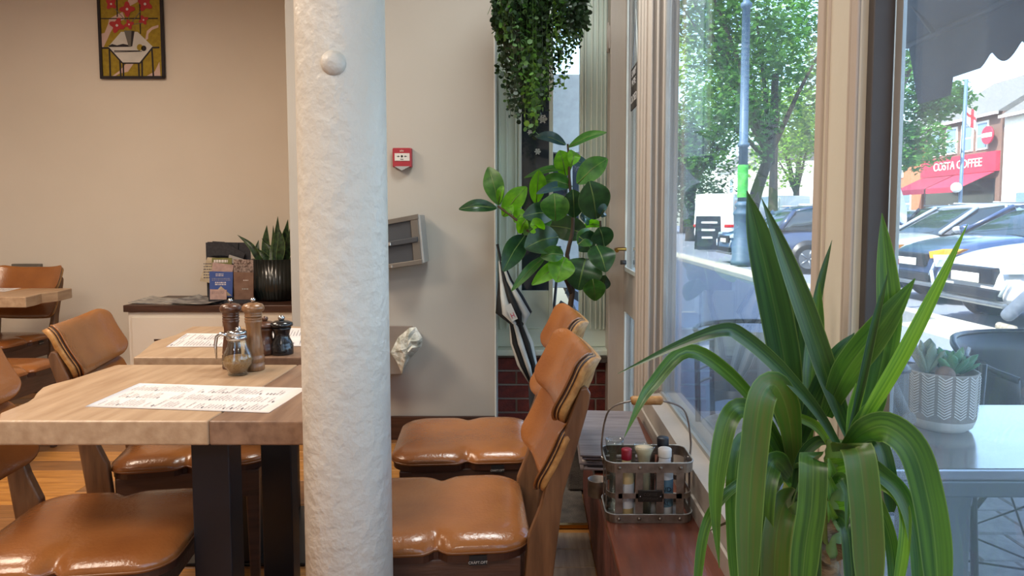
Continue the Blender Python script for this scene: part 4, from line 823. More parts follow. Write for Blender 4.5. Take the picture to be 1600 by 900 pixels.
YL = [  # points (u, v, Y), width px at Y~1, profile, material, fold
 ([(1243,705,1.1),(1232,600,1.1),(1208,470,1.08),(1185,370,1.06),(1167,298,1.05)],47,'u','yucca_dark',.22),
 ([(1335,700,1.0),(1300,610,.98),(1262,500,.97),(1225,400,.97),(1190,310,.97)],33,'u','yucca_dark',.4),
 ([(1252,700,1.12),(1262,560,1.12),(1280,450,1.12),(1300,375,1.12)],14,'u','yucca_dark',.4),
 ([(1246,695,1.13),(1243,580,1.15),(1240,480,1.15),(1234,405,1.15)],40,'u','yucca_dark',.15),
 ([(1262,690,1.08),(1268,590,1.08),(1275,510,1.1),(1280,440,1.1)],26,'u','yucca',.35),
 ([(1312,700,1.0),(1275,640,.98),(1215,572,.95),(1160,525,.93),(1128,515,.92),(1060,538,.92),(965,584,.92)],22,'u','yucca_dark',.45),
 ([(1240,735,1.08),(1195,650,1.02),(1135,580,.98),(1072,548,.96),(1020,600,.95),(1000,630,.94),(975,684,.93)],21,'u','yucca',.45),
 ([(1325,700,.96),(1358,640,.9),(1408,555,.86),(1460,455,.84),(1512,350,.82)],23,'u','yucca_light',.3),
 ([(1345,670,.98),(1372,590,.95),(1388,500,.93),(1384,410,.93),(1378,333,.93)],36,'u','yucca',.2),
 ([(1290,650,1.0),(1322,580,.96),(1375,510,.93),(1430,435,.91)],46,'u','yucca',.2),
 ([(1322,700,.97),(1345,600,.94),(1367,500,.92),(1389,420,.91)],13,'u','yucca_dark',.5),
 ([(1330,690,1.0),(1345,640,.97),(1370,570,.95),(1388,540,.94)],40,'u','yucca_light',.2),
 ([(1322,705,.96),(1345,665,.93),(1366,635,.92),(1389,602,.91)],30,'u','yucca',.25),
 ([(1250,690,1.05),(1275,620,1.02),(1305,560,1.0),(1335,520,1.0)],34,'u','yucca_dark',.3),
 ([(1312,705,.96),(1322,694,.93),(1340,705,.89),(1350,770,.88),(1356,850,.88),(1360,960,.88)],47,'d','yucca_brown',.12),
 ([(1322,698,.95),(1350,675,.9),(1385,667,.88),(1425,700,.87),(1448,770,.87),(1462,860,.87),(1468,980,.87)],46,'d','yucca',.15),
 ([(1250,735,1.05),(1262,716,.98),(1270,722,.93),(1268,790,.92),(1258,860,.92),(1250,960,.92)],41,'d','yucca',.12),
 ([(1242,735,1.06),(1232,650,1.0),(1212,603,.95),(1190,620,.93),(1178,700,.93),(1170,800,.93),(1168,960,.93)],42,'d','yucca_brown',.14),
 ([(1232,735,1.08),(1205,680,1.03),(1165,638,.98),(1138,655,.96),(1122,730,.95),(1118,800,.95),(1124,888,.95)],30,'u','yucca',.2),
 ([(1238,745,1.08),(1200,690,1.05),(1160,690,1.0),(1148,760,.98),(1150,850,.98),(1156,950,.98)],27,'d','yucca',.2),
 ([(1232,748,1.08),(1180,742,1.0),(1130,775,.97),(1100,830,.96),(1086,940,.96)],15,'d','yucca',.35),
 ([(1235,745,1.06),(1212,720,1.0),(1196,760,.97),(1190,850,.97),(1192,960,.97)],32,'d','yucca',.2),
 ([(1240,775,1.04),(1224,790,.98),(1212,850,.96),(1208,960,.96)],42,'d','yucca_brown',.15),
 ([(1325,705,.98),(1370,735,.96),(1410,775,.95),(1432,850,.94),(1440,960,.94)],25,'d','yucca',.3),
 ([(1345,748,.99),(1385,760,.96),(1411,790,.95),(1412,850,.94),(1398,940,.94)],17,'d','yucca_light',.3),
 ([(1330,720,.98),(1362,770,.97),(1392,850,.96),(1400,960,.96)],20,'d','yucca',.3),
 ([(1295,770,.99),(1278,790,.95),(1270,860,.94),(1272,960,.94)],24,'d','yucca_dark',.2),
 ([(1300,800,.99),(1322,820,.95),(1330,880,.94),(1334,960,.94)],24,'d','yucca_dark',.2),
 ([(1310,720,1.0),(1280,670,1.02),(1245,650,1.02),(1225,640,1.02)],14,'u','yucca_light',.4),
 ([(1296,760,.99),(1312,745,.96),(1324,770,.95),(1322,830,.94)],16,'u','yucca',.3),
 ([(1238,760,1.09),(1222,740,1.04),(1205,770,1.02),(1202,840,1.02)],20,'u','yucca',.3),
 ([(1245,790,1.1),(1262,770,1.05),(1290,800,1.04),(1300,960,1.04)],24,'d','yucca_dark',.2),
 ([(1236,800,1.1),(1200,790,1.05),(1180,860,1.03),(1178,960,1.03)],24,'d','yucca_dark',.2),
 ([(1300,690,1.02),(1275,690,1.03),(1250,720,1.03),(1235,790,1.03)],18,'u','yucca_dark',.3),
 ([(1238,770,1.08),(1200,800,1.03),(1140,815,1.0),(1098,835,.98)],5,'u','bark',.1),
 ([(1290,840,.99),(1284,860,.97),(1292,875,.965),(1299,882,.96)],12,'u','bark',.3),
 ([(1345,700,1.0),(1372,690,.98),(1388,740,.97),(1392,800,.97)],22,'d','yucca_dark',.3),
 ([(1238,700,1.12),(1215,640,1.1),(1195,600,1.08),(1180,640,1.05)],22,'u','yucca_dark',.3),
]
for pts, wd, pf, m, fold in YL:
    mb = MB(); P = [PY(*q) for q in pts]; P = [Vector((min(p.x, .538-.0*p.y), p.y, p.z)) for p in P]
    ribbon(mb, P, wd/1100*P[len(P)//2].y*1.08, wl if pf == 'u' else wdr, fold, R.uniform(-.12, .12), 30, face=(-.15, -1, .12))
    lf = obj('leaf', mb, m, yc)
    sp = spline(P, 24)
for i in range(7):
    z = .55+i*.05; a = i*2.1; p0 = PY(1300, 850-i*22, .99)
    mb = MB(); ribbon(mb, [p0+Vector((0, 0, -.01)), p0+Vector((.018*math.cos(a), -.02, .005)), p0+Vector((.03*math.cos(a), -.02, .03))], .03, wsheath, .3, 0, 8, face=(0, -1, .2)); obj('leaf_sheath', mb, 'yucca_light' if i > 1 else 'bark', yc)
# ================================================================== OUTSIDE
mat('tarmac', (128, 134, 146), .9, c2=(110, 116, 128), scale=60, bump=.4, bscale=160); mat('pavement', (190, 182, 160), .9, c2=(170, 164, 146), scale=30, bump=.3); mat('paver', (112, 113, 114), .85, c2=(94, 96, 98), scale=30, bump=.4, bscale=120); mat('kerb', (170, 168, 160), .85)
struct('ground', MB().box(.6, 5.0, -12, 70, -.12, -.02).box(-1.3, .6, 4.0, 9.0, -.12, -.02), 'tarmac')
struct('road', MB().box(5.12, 80, -30, 110, -.16, -.06), 'tarmac'); struct('pavement', MB().box(4.2, 5.0, -12, 70, -.1, -.012), 'pavement'); struct('kerb', MB().box(5.0, 5.12, -12, 70, -.16, -.012), 'kerb', .01)
gp = struct('pavement_patch', MB().box(.61, 3.3, .9, 3.1, -.05, -.018), 'tarmac')
pv = {}
for i in range(12):
    for j in range(10):
        k = R.randint(0, 3)
        if k not in pv:
            mb = MB(); 
            mb.rings([[(sx*q, sy*q, z) for sx, sy in ((-1, -1), (1, -1), (1, 1), (-1, 1))] for q, z in ((.104, -.015), (.104, .006), (.098, .010+k*.0012))], smooth=False); pv[k] = mb.mesh('paver'); pv[k].materials.append(MATS['paver'])
        o = bpy.data.objects.new('paver', pv[k]); COL.objects.link(o); o.parent = gp; o.location = (.73+i*.214+(.107 if j % 2 else 0), 1.0+j*.214, -.012)
struct('facade_bay', MB().box(.2, 1.3, 12, 13, 0, 1.0).box(.2, 1.3, 12, 13, 2.3, 3.6).box(.2, .34, 12, 13, 1.0, 2.3).box(.62, .70, 12, 13, 1.0, 2.3).box(1.15, 1.3, 12, 13, 1.0, 2.3), 'kerb', .01); struct('facade_bay_glass', MB().box(.3, 1.2, 12.3, 12.32, 1.0, 2.3), 'navy_board')
# our building above and beside
mat('render_pale', (196, 192, 182), .85, bump=.1); mat('fascia_dark', (50, 54, 60), .6)
struct('facade_upper', MB().box(-6, .6, -9, 4.05, 3.1, 5.7).box(-6, .2, 9, 60, 3.1, 5.7).box(-6, -1, 5.25, 9, 0, 7.8), 'render_pale')
struct('facade_neighbour', MB().box(-6, .2, 9, 60, 0, 3.1), 'render_pale')
struct('facade_return', MB().box(-6, .6, -9, -3.1, 0, 3.1), 'render_pale')
# awning over the outdoor tables
mat('awning_cloth', (72, 80, 90), .85, c2=(62, 70, 80), scale=6, transl=.12)
aw = thing('shop_awning', 'dark grey fabric awning with scalloped edge above the outdoor table', 'awning', (.6, 2.5, 3.0))
y0, y1 = -1.0, 4.75
mb = MB(); n = 10
top_p = lambda k, y: (.62+(2.5-.62)*k, y, 3.55+(2.33-3.55)*k-.05*math.sin(math.pi*k))
mb.add([top_p(i/n, y) for y in (y0, y1) for i in range(n+1)], [(i, i+1, n+2+i, n+1+i) for i in range(n)], True); c_ = obj('canopy', mb, 'awning_cloth', aw); so_ = c_.modifiers.new('s', 'SOLIDIFY'); so_.thickness = .004
vs = []; N = 24*12; 
for i in range(N+1):
    y = y0+(y1-.14-y0)*i/N; ph = (y1-.14-y)/.238; s = abs(math.sin(math.pi*ph)); zb = 2.10-.075*s if y < 3.95+.3 else 2.03+.0*s
    if y > 4.25: zb = 1.93+ (4.61-y)*0
    elif y > 4.0: zb = 2.03
    vs += [(2.5, y+ (.14*i/N if y > 4.3 else 0), 2.33), (2.5, y, zb)]
mb = MB().add(vs, [(2*i, 2*i+2, 2*i+3, 2*i+1) for i in range(N)], False); v_ = obj('valance', mb, 'awning_cloth', aw); so_ = v_.modifiers.new('s', 'SOLIDIFY'); so_.thickness = .003
obj('front_bar', MB().cyl((2.49, y0, 2.335), (2.49, y1, 2.335), .022), 'case_grey', aw); obj('housing', MB().box(.6, .72, y0, y1, 3.5, 3.64), 'case_grey', aw, bevel=.01)
for yy in (4.35, .4): obj('folding_arm', MB().tube([(.68, yy, 3.45), (1.75, yy-.35, 2.85), (2.46, yy+.05, 2.34)], .018, 8), 'case_rail', aw)
# outdoor table
mat('table_metal', (150, 152, 154), .18, .75); mat('table_leg', (62, 72, 78), .4, .3); mat('black_plastic', (24, 28, 34), .4); mat('navy_seat', (34, 44, 66), .35); mat('wicker', (166, 168, 166), .5); mat('rod_black', (22, 24, 28), .35, .5)
ot = thing('outdoor_table', 'square grey metal table outside the right window', 'table', (.98, 1.46, 0))
obj('tabletop', MB().box(.612, 1.36, 1.235, 1.672, .728, .75), 'table_metal', ot, bevel=.004); obj('edge_frame', MB().box(.614, 1.358, 1.238, 1.669, .695, .727), 'table_leg', ot, bevel=.004)
obj('pedestal', MB().box(.74, .835, 1.30, 1.40, .02, .694), 'table_leg', ot, bevel=.004); obj('foot', MB().box(.62, 1.2, 1.25, 1.45, 0, .02), 'table_leg', ot, bevel=.004)
# pot with herringbone
pq = PZ(1470, 680, .75); pq.y += .06; pq = PY(1470, 650, pq.y); c = (pq.x, pq.y, .7505)
mat('stoneware', (146, 142, 136), .8, c2=(134, 130, 126), scale=40); mat('stoneware_white', (214, 214, 210), .6)
po = thing('succulent_pot', 'herringbone stoneware pot of succulents on the outdoor table', 'potted plant', c)
obj('pot', MB().lathe([(.048, .0), (.058, .008), (.064, .022), (.066, .028), (.069, .12), (.0695, .124), (.064, .124), (.062, .10)], c, 48), 'stoneware', po)
obj('base_glaze', MB().lathe([(.049, -.0003), (.0595, .008), (.0655, .024)], c, 48, cap=False), 'stoneware_white', po)
mb = MB()
for g in range(14):
    a0 = g*math.tau/14; da = math.tau/14
    for j in range(15):
        z = .032+j*.0058
        for s in (-1, 1):
            aa, ab = a0+da/2, a0+da/2+s*da*.40; r1 = .0672+(z/.12)*.003; q = lambda a, zz: (c[0]+(r1+.0012)*math.cos(a), c[1]+(r1+.0012)*math.sin(a), c[2]+zz)
            mb.quad(q(aa, z), q(ab, z+.008), q(ab, z+.0105), q(aa, z+.0025))
obj('herringbone_pattern', mb, 'stoneware_white', po, kind='stuff')
obj('soil', MB().lathe([(.063, .105), (.001, .112)], c, 20), 'soil', po)
mat('succulent', (84, 146, 100), .45, c2=(60, 120, 84), scale=12, transl=.1); mat('succulent_grey', (118, 138, 112), .5, c2=(98, 116, 96), scale=12); mat('succulent_brown', (120, 96, 84), .7, c2=(90, 74, 66), scale=60, bump=.6)
def rosette(dx, dy, n, l, m, up, par):
    o = Vector((c[0]+dx, c[1]+dy, c[2]+.112))
    for i in range(n):
        a = i*2.4; e = up*(.35+.65*(n-i)/n); d = Vector((math.cos(a)*(1-e*.6), math.sin(a)*(1-e*.6), .35+e)).normalized(); sd = d.cross(Vector((0, 0, 1))).normalized(); nn = sd.cross(d); L_ = l*R.uniform(.8, 1.1)
        rs = [[o+d*L_*k+(sd*math.cos(b)*w_+nn*math.sin(b)*w_*.5)*L_ for b in [j*math.tau/8 for j in range(8)]] for k, w_ in ((0, .05), (.25, .12), (.6, .19), (.85, .15), (1, .02))]
        obj('leaf', MB().rings(rs), m, par)
rosette(.012, -.01, 15, .065, 'succulent', .9, po); rosette(-.034, .0, 7, .075, 'succulent_grey', 1.3, po); rosette(.045, .01, 8, .05, 'succulent', .5, po)
obj('cactus_ball', MB().sphere((c[0]-.012, c[1]-.03, c[2]+.118), .020, 16, 10), 'succulent_brown', po)
# metal bracket and lantern by the window edge
mat('lantern_grey', (96, 96, 94), .6); lt = thing('table_lantern', 'grey metal lantern with hinged arm on outdoor table near the frame', 'lantern', (.66, 1.42, .75))
p = PY(1392, 600, 1.42); obj('lantern_body', MB().box(p.x-.022, p.x+.022, 1.39, 1.44, .752, p.z+.03), 'lantern_grey', lt, bevel=.003); obj('lantern_cap', MB().lathe([(.034, 0), (.034, .008), (.02, .02), (.008, .03)], (p.x, 1.415, p.z+.03), 20), 'table_leg', lt)
a, b = PY(1388, 588, 1.37), PY(1417, 652, 1.36); obj('hinged_arm', MB().tube([a, b], .011, 8), 'lantern_grey', lt); obj('pivot', MB().cyl(b+Vector((0, -.012, 0)), b+Vector((0, .012, 0)), .013, 14), 'lantern_grey', lt)
# outdoor chairs
def bistro(label, x, y, rz, pad):
    t = thing('bistro_chair', label, 'chair', (x, y, 0), rz, 'chairs on the pavement'); loc = dict(local=True)
    arc = [(.24*math.cos(a), .24*math.sin(a)) for a in [math.radians(-110+220*i/16) for i in range(17)]]
    obj('seat', MB().lathe([(.20, .43), (.225, .437), (.225, .452), (.20, .458), (.001, .458)], (0, 0, 0), 32), pad, t, **loc)
    for z, r_ in ((.80, .009), (.74, .005), (.69, .005), (.64, .005), (.59, .005)):
        k = 1 if z < .8 else 1.03; obj('back_rail', MB().tube([(a*k, b*k, z) for a, b in (arc if z < .8 else arc)], r_, 7), 'rod_black' if z == .8 else 'wicker', t, **loc)
    obj('back_panel', MB().rings([[(a*.97, b*.97, z) for a, b in arc[4:13]] for z in (.50, .62, .76)], close=False, cap=False), pad, t, **loc).modifiers.new('s', 'SOLIDIFY').thickness = .006
    for s in (0, 4, 12, 16):
        a, b = arc[s]; obj('leg', MB().tube([(a*1.03, b*1.03, .80), (a*.98, b*.98, .45), (a*1.08, b*1.08, 0)], .010, 8), 'rod_black', t, **loc)
    return t
bistro('grey pavement chair with slatted round back outside the middle window', .83, 2.46, math.radians(70), 'wicker')
bistro('dark-seated pavement chair whose seat shows beside the outdoor table pedestal', 1.0, 1.97, math.radians(95), 'navy_seat')
es = thing('shell_chair', 'dark tub chair with wire legs behind the outdoor table', 'chair', (1.62, 2.15, 0), 0, 'chairs on the pavement')
mb = MB(); rs = []
for k, z in ((0, .44), (.25, .46), (.6, .60), (.85, .75), (1, .815)):
    rs.append([(1.62+(.24+.07*k)*math.cos(a)*1.0, 2.10+(.22+.05*k)*math.sin(a), z-(.0 if abs(a-math.pi/2) < 1.0 else .06*k*(abs(a-math.pi/2)-1))) for a in [math.radians(-35+250*i/22) for i in range(23)]])
o = obj('shell', MB().rings(rs, close=False, cap=False), 'black_plastic', es); o.modifiers.new('s', 'SOLIDIFY').thickness = .008
obj('rim', MB().tube(rs[-1], .010, 7), 'rod_black', es); obj('seat', MB().lathe([(.22, .43), (.24, .445), (.20, .455), (.001, .445)], (1.62, 2.08, 0), 28), 'black_plastic', es)
for sx_ in (-1, 1):
    obj('arm_loop', MB().tube(spline([(1.62+sx_*.29, 2.12, .80), (1.62+sx_*.36, 2.02, .77), (1.62+sx_*.37, 1.94, .62), (1.62+sx_*.27, 1.95, .45)], 12), .009, 6), 'rod_black', es)
    for sy_ in (-1, 1):
        obj('leg', MB().tube([(1.62+sx_*.10, 2.08+sy_*.10, .43), (1.62+sx_*.27, 2.08+sy_*.25, 0)], .009, 7), 'rod_black', es)
        obj('wire_brace', MB().tube([(1.62+sx_*.12, 2.08+sy_*.12, .41), (1.62+sx_*.2, 2.08-sy_*.2, .16), (1.62-sx_*.24, 2.08+sy_*.22, .06)], .004, 5), 'rod_black', es)
obj('curved_leg', MB().tube(spline([(1.40, 1.93, .44), (1.52, 1.86, .40), (1.50, 1.8, .30), (1.32, 1.75, .03)], 16), .014, 8), 'rod_black', es)
# stacked slatted thing outside the end window
sc_ = thing('folding_chair', 'dark slatted folding chair leaning outside the end window', 'chair', (.3, 5.2, 0))
for k in range(7): obj('slat', MB().box(.14, .42, 5.2+k*.03, 5.215+k*.03, .10+k*.12, .16+k*.12, Matrix.Translation((.28, 5.2, .4)) @ Matrix.Rotation(.55, 4, 'Y') @ Matrix.Translation((-.28, -5.2, -.4))), 'case_grey', sc_)
for k in (0, 1): obj('rail', MB().tube([(.12+k*.3, 5.2, 0), (.22+k*.3, 5.42, .98)], .012, 6), 'rod_black', sc_)
# ================================================================== CARS
def paint(n, c): return mat(n, c, .28, .0, c2=tuple(x*.97 for x in c), scale=2, coat=1)
paint('car_white', (226, 228, 230)); paint('car_navy', (40, 58, 92)); paint('car_black', (28, 32, 40)); paint('car_silver', (160, 168, 176)); paint('car_blue', (60, 100, 140))
mat('car_glass', (30, 44, 50), .05, spec=.9); mat('tyre', (24, 24, 26), .8); mat('rim', (150, 154, 158), .3, .8); mat('grille', (20, 22, 26), .4); mat('lamp_glass', (196, 210, 220), .1, .3); mat('lamp_red', (190, 24, 34), .25); mat('lamp_orange', (236, 150, 30), .3); mat('plate_white', (236, 236, 226), .5)
def car(label, x, y, rz, body, L_=4.4, W=1.8, Ht=1.62, hood=1.02, kind='suv', orange=False):
    t = thing('parked_car', label, 'car', (x, y, -.06), math.radians(rz), 'cars parked along the road'); lo = dict(local=True); h = L_/2; w = W/2
    if kind == 'van': stn = [(-h, .95, .93), (-h+.05, 1.0, 1), (0, 1.02, 1), (h-1.0, 1.05, 1), (h-.45, 1.0, .97), (h-.1, .82, .9), (h, .6, .82)]
    else: stn = [(-h, .62, .84), (-h+.06, .86, .90), (-h+.3, hood+.0, .96), (-h+1.0, hood+.03, 1), (0, hood-.02, 1), (h-1.35, hood, 1), (h-.8, hood-.06, .98), (h-.35, hood-.15, .94), (h-.08, hood-.28, .87), (h, hood-.45, .80)]
    rs = []
    for sx_, zt, kw in stn:
        b = w*kw; zb = .24 if abs(sx_) < h-.3 else .30
        half = [(0, zb), (b*.85, zb), (b*.97, zb+.08), (b, zb+(zt-zb)*.35), (b*.985, zb+(zt-zb)*.62), (b*.94, zt-.07), (b*.84, zt-.015), (b*.5, zt+.012), (0, zt+.02)]
        rs.append([(sx_, yy, z) for yy, z in half]+[(sx_, -yy, z) for yy, z in reversed(half[1:-1])])
    obj('body', MB().rings(rs), body, t, **lo).modifiers.new('s', 'SUBSURF').levels = 1
    if kind == 'van': st2 = [(-h+.03, .95, Ht-.02, .93, .86), (-h+.3, 1.0, Ht, .96, .90), (h-1.7, 1.0, Ht, .96, .90), (h-1.35, 1.0, Ht-.06, .96, .86), (h-.55, .98, 1.04, .92, .84)]
    else: st2 = [(-h+.22, hood-.03, hood+.02, .90, .86), (-h+.55, hood-.03, Ht-.10, .92, .72), (-h+1.0, hood-.03, Ht, .93, .72), (-h+1.9, hood-.03, Ht+.01, .93, .72), (h-2.0, hood-.03, Ht-.05, .93, .70), (h-1.25, hood-.03, hood+.0, .90, .84)]
    g = []; rf = []
    for sx_, z0, z1, k0, k1 in st2:
        g.append([(sx_, w*k0, z0), (sx_, w*(k0*.4+k1*.6), z0+(z1-z0)*.6), (sx_, w*k1, z1-.03), (sx_, w*k1*.7, z1-.004), (sx_, -w*k1*.7, z1-.004), (sx_, -w*k1, z1-.03), (sx_, -w*(k0*.4+k1*.6), z0+(z1-z0)*.6), (sx_, -w*k0, z0)])
    obj('cabin_glass' if kind != 'van' else 'cargo_body', MB().rings(g), 'car_glass' if kind != 'van' else body, t, **lo)
    if kind != 'van':
        rr = st2[1:-1]; obj('roof', MB().rings([[(sx_, w*k1*1.01, z1-.035), (sx_, w*k1*.72, z1+.012), (sx_, -w*k1*.72, z1+.012), (sx_, -w*k1*1.01, z1-.035)] for sx_, z0, z1, k0, k1 in rr]), body, t, **lo)
        for s in (-1, 1):
            obj('pillar', MB().tube([(h-1.25, s*w*.89, hood), (h-2.0, s*w*.715, Ht-.05)], .035, 6), body, t, **lo); obj('pillar', MB().tube([(-h+.25, s*w*.9, hood), (-h+.6, s*w*.735, Ht-.08)], .05, 6), body, t, **lo)
            obj('pillar', MB().tube([(-.25, s*w*.945, hood-.02), (-.3, s*w*.73, Ht-.02)], .025, 6), body, t, **lo); obj('roof_rail', MB().tube([(-h+.7, s*w*.66, Ht+.03), (-.1, s*w*.66, Ht+.035)], .016, 6), 'rim', t, **lo)
            m = obj('wing_mirror', MB().sphere((h-1.45, s*(w+.09), hood+.07), .09, 10, 8, (1, 1, .7)), body, t, **lo)
    else:
        obj('windscreen', MB().add([(h-1.33, -w*.78, Ht-.12), (h-1.33, w*.78, Ht-.12), (h-.56, w*.82, 1.10), (h-.56, -w*.82, 1.10)], [(0, 3, 2, 1)]), 'car_glass', t, **lo)
        for s in (-1, 1): obj('side_window', MB().add([(h-1.6, s*w*.945, 1.55), (h-1.2, s*w*.94, 1.5), (h-.8, s*w*.965, 1.12), (h-1.6, s*w*.975, 1.12)], [(0, 1, 2, 3)]), 'car_glass', t, **lo)
    for sx_ in (h-.85, -h+.85):
        for s in (-1, 1):
            wy = s*(w-.10); wh = obj('wheel', MB().lathe([(.20, -.10), (.32, -.10), (.34, -.07), (.34, .07), (.32, .10), (.20, .10)], n=28, M=Matrix.Translation((sx_, wy, .34)) @ Matrix.Rotation(math.pi/2, 4, 'X')), 'tyre', t, **lo)
            mb = MB().lathe([(.05, 0), (.06, .03), (.19, .03), (.215, .045)], n=20, M=Matrix.Translation((sx_, wy+s*.06, .34)) @ Matrix.Rotation(-s*math.pi/2, 4, 'X'))
            for k in range(5):
                a = k*math.tau/5; mb.tube([(sx_+.04*math.cos(a), wy+s*.105, .34+.04*math.sin(a)), (sx_+.20*math.cos(a), wy+s*.108, .34+.20*math.sin(a))], .022, 5)
            obj('wheel_rim', mb, 'rim', wh, **lo)
            obj('wheel_arch', MB().lathe([(.40, -.012), (.40, .012), (.001, .012)], n=28, M=Matrix.Translation((sx_, s*(w-.012), .36)) @ Matrix.Rotation(-s*math.pi/2, 4, 'X')), 'grille', t, **lo)
    zf = hood-.42
    def face(x_, sgn, y0_, y1_, z0_, z1_, nm, m, d=.03, lab=None): return obj(nm, MB().box(x_-d, x_+d, y0_, y1_, z0_, z1_), m, t, bevel=.02, **lo)
    face(h-.03, 1, -w*.52, w*.52, zf-.05, zf+.14, 'grille', 'grille', .05); face(h-.01, 1, -w*.66, w*.66, .34, .46, 'lower_grille', 'grille', .05); face(h+.02, 1, -w*.78, w*.78, .27, .33, 'bumper_strip', 'rim', .035)
    face(h+.035, 1, -.26, .26, zf-.045, zf+.065, 'number_plate', 'plate_white', .01)
    for s in (-1, 1):
        P = [(h-.03, s*w*.60, zf+.17), (h-.10, s*w*.88, zf+.22), (h-.34, s*w*.945, zf+.22), (h-.12, s*w*.90, zf+.10), (h-.02, s*w*.66, zf+.08)]
        q = [Vector(a)+Vector((.045, s*.02, .0)) for a in P]; 
        obj('headlight', MB().add([Vector(a)-Vector((.05, 0, 0)) for a in P]+q, [(4, 3, 2, 1, 0), (5, 6, 7, 8, 9)]+[(i, (i+1) % 5, 5+(i+1) % 5, 5+i) for i in range(5)]), 'lamp_orange' if orange else 'lamp_glass', t, **lo)
        obj('daytime_lamp', MB().tube([(h+.015, s*w*.80, zf+.02), (h+.035, s*w*.70, zf-.16)], .022, 6), 'lamp_glass', t, **lo)
        tl = [(-h-.01, s*w*.86), (-h+.22, s*w*.955)]
        obj('tail_light', MB().box(-h-.015, -h+.05, min(s*w*.5, s*w*.86), max(s*w*.5, s*w*.86), hood-.25, hood-.11).box(-h+.02, -h+.24, min(s*w*.84, s*w*.965), max(s*w*.84, s*w*.965), hood-.24, hood-.11), 'lamp_red', t, bevel=.02, **lo)
    face(-h-.0, -1, -.26, .26, .62, .73, 'number_plate', 'plate_white', .02)
    return t
car('white car with slim headlights, nearest of the parked cars', 7.35, 8.28, 180, 'car_white', 4.4, 1.82, 1.55, .98)
car('navy car with orange indicator just behind the nearest white car', 8.0, 10.7, 180, 'car_navy', 4.5, 1.8, 1.5, 1.02, orange=True)
car('silver car parked third along from the nearest white car', 8.2, 13.3, 180, 'car_silver', 4.4, 1.8, 1.5, .98)
car('dark blue car with red tail light beside the lamp post', 7.5, 16.5, 0, 'car_navy', 4.4, 1.8, 1.5, 1.0)
car('blue car facing the pavement behind the lamp post', 7.5, 19.5, 180, 'car_blue', 4.3, 1.8, 1.6, 1.05)
car('black estate car with roof rails across the road in front of the red shop', 15.8, 25.0, 8, 'car_black', 4.7, 1.85, 1.66, 1.05)
car('white car on the far side of the road below the red shop', 14.2, 21.5, 5, 'car_white', 4.4, 1.8, 1.30, .92)
car('silver car far along the road left of the black estate', 20.5, 38, 100, 'car_silver')
car('teal-glassed silver car at the right edge behind the navy car', 13.4, 15.6, 20, 'car_silver', 4.5, 1.8, 1.6, 1.0)
car('white panel van far down the street beyond the lamp post', 9.8, 35.5, 62, 'car_white', 5.2, 2.0, 2.4, 1.05, 'van')
car('white van under the far trees right of the lamp post', 14.5, 42, 95, 'car_white', 5.2, 2.0, 2.5, 1.05, 'van')
# lamp post with green poster
mat('post_blue', (78, 104, 128), .5); mat('poster_green', (98, 210, 90), .7, c2=(60, 170, 60), scale=6)
q = PZ(1158, 413, -.01); lx, ly = q.x, q.y
lpst = thing('lamp_post', 'tall blue-grey lamp post on the pavement edge', 'lamp post', (lx, ly, 0))
obj('base', MB().lathe([(.27, -.02), (.27, .10), (.24, .14), (.24, .55), (.205, .60), (.20, 1.25), (.23, 1.28), (.23, 1.33), (.14, 1.45), (.19, 1.5), (.19, 1.55), (.12, 1.62)], (lx, ly, 0), 24), 'post_blue', lpst)
obj('pole', MB().lathe([(.125, 1.6), (.115, 3.0), (.15, 3.02), (.15, 3.10), (.11, 3.12), (.10, 6.5), (.14, 6.52), (.14, 6.62), (.085, 6.66), (.075, 9.0)], (lx, ly, 0), 20), 'post_blue', lpst)
obj('lamp_arm', MB().tube([(lx, ly, 9.0), (lx, ly, 9.4), (lx+1.2, ly, 9.6)], .05, 8), 'post_blue', lpst); obj('lamp_head', MB().sphere((lx+1.4, ly, 9.55), .25, 14, 8, (1, 1, .5)), 'rim', lpst)
po_ = tag(obj('poster', MB().lathe([(.133, 1.72), (.133, 2.55)], (lx, ly, 0), 20, cap=False), 'poster_green'), 'bright green poster wrapped around the lamp post', 'poster')
# bollards with red tops, A-board
mat('bollard_white', (220, 220, 214), .6)
q = PZ(1397, 477, -.01); bl = thing('bollard', 'white post with red band by the kerb at the right window edge', 'bollard', (q.x, q.y, 0)); obj('post', MB().lathe([(.04, 0), (.04, .66), (.025, .70)], (q.x, q.y, -.01), 14), 'bollard_white', bl); obj('red_band', MB().lathe([(.042, .56), (.042, .64)], (q.x, q.y, 0), 14, cap=False), 'lamp_red', bl)
q = PZ(1106, 390, 0); ab = thing('pavement_sign', 'black pavement sign board in front of the far white van', 'sign', (q.x, q.y, 0))
for s in (0, 1): obj('board', MB().add([(q.x-.45, q.y-.25+s*.5, 0), (q.x+.45, q.y-.25+s*.5, 0), (q.x+.45, q.y-.02+s*.04, 1.25), (q.x-.45, q.y-.02+s*.04, 1.25)], [(0, 1, 2, 3)]), 'grille', ab).modifiers.new('s', 'SOLIDIFY').thickness = .03
for i in range(3): obj('printed_text', MB().box(q.x-.3, q.x+.3-.1*i, q.y-.10-.05*i-.055, q.y-.10-.05*i-.045, .98-.28*i, 1.06-.28*i), 'plate_white', ab)
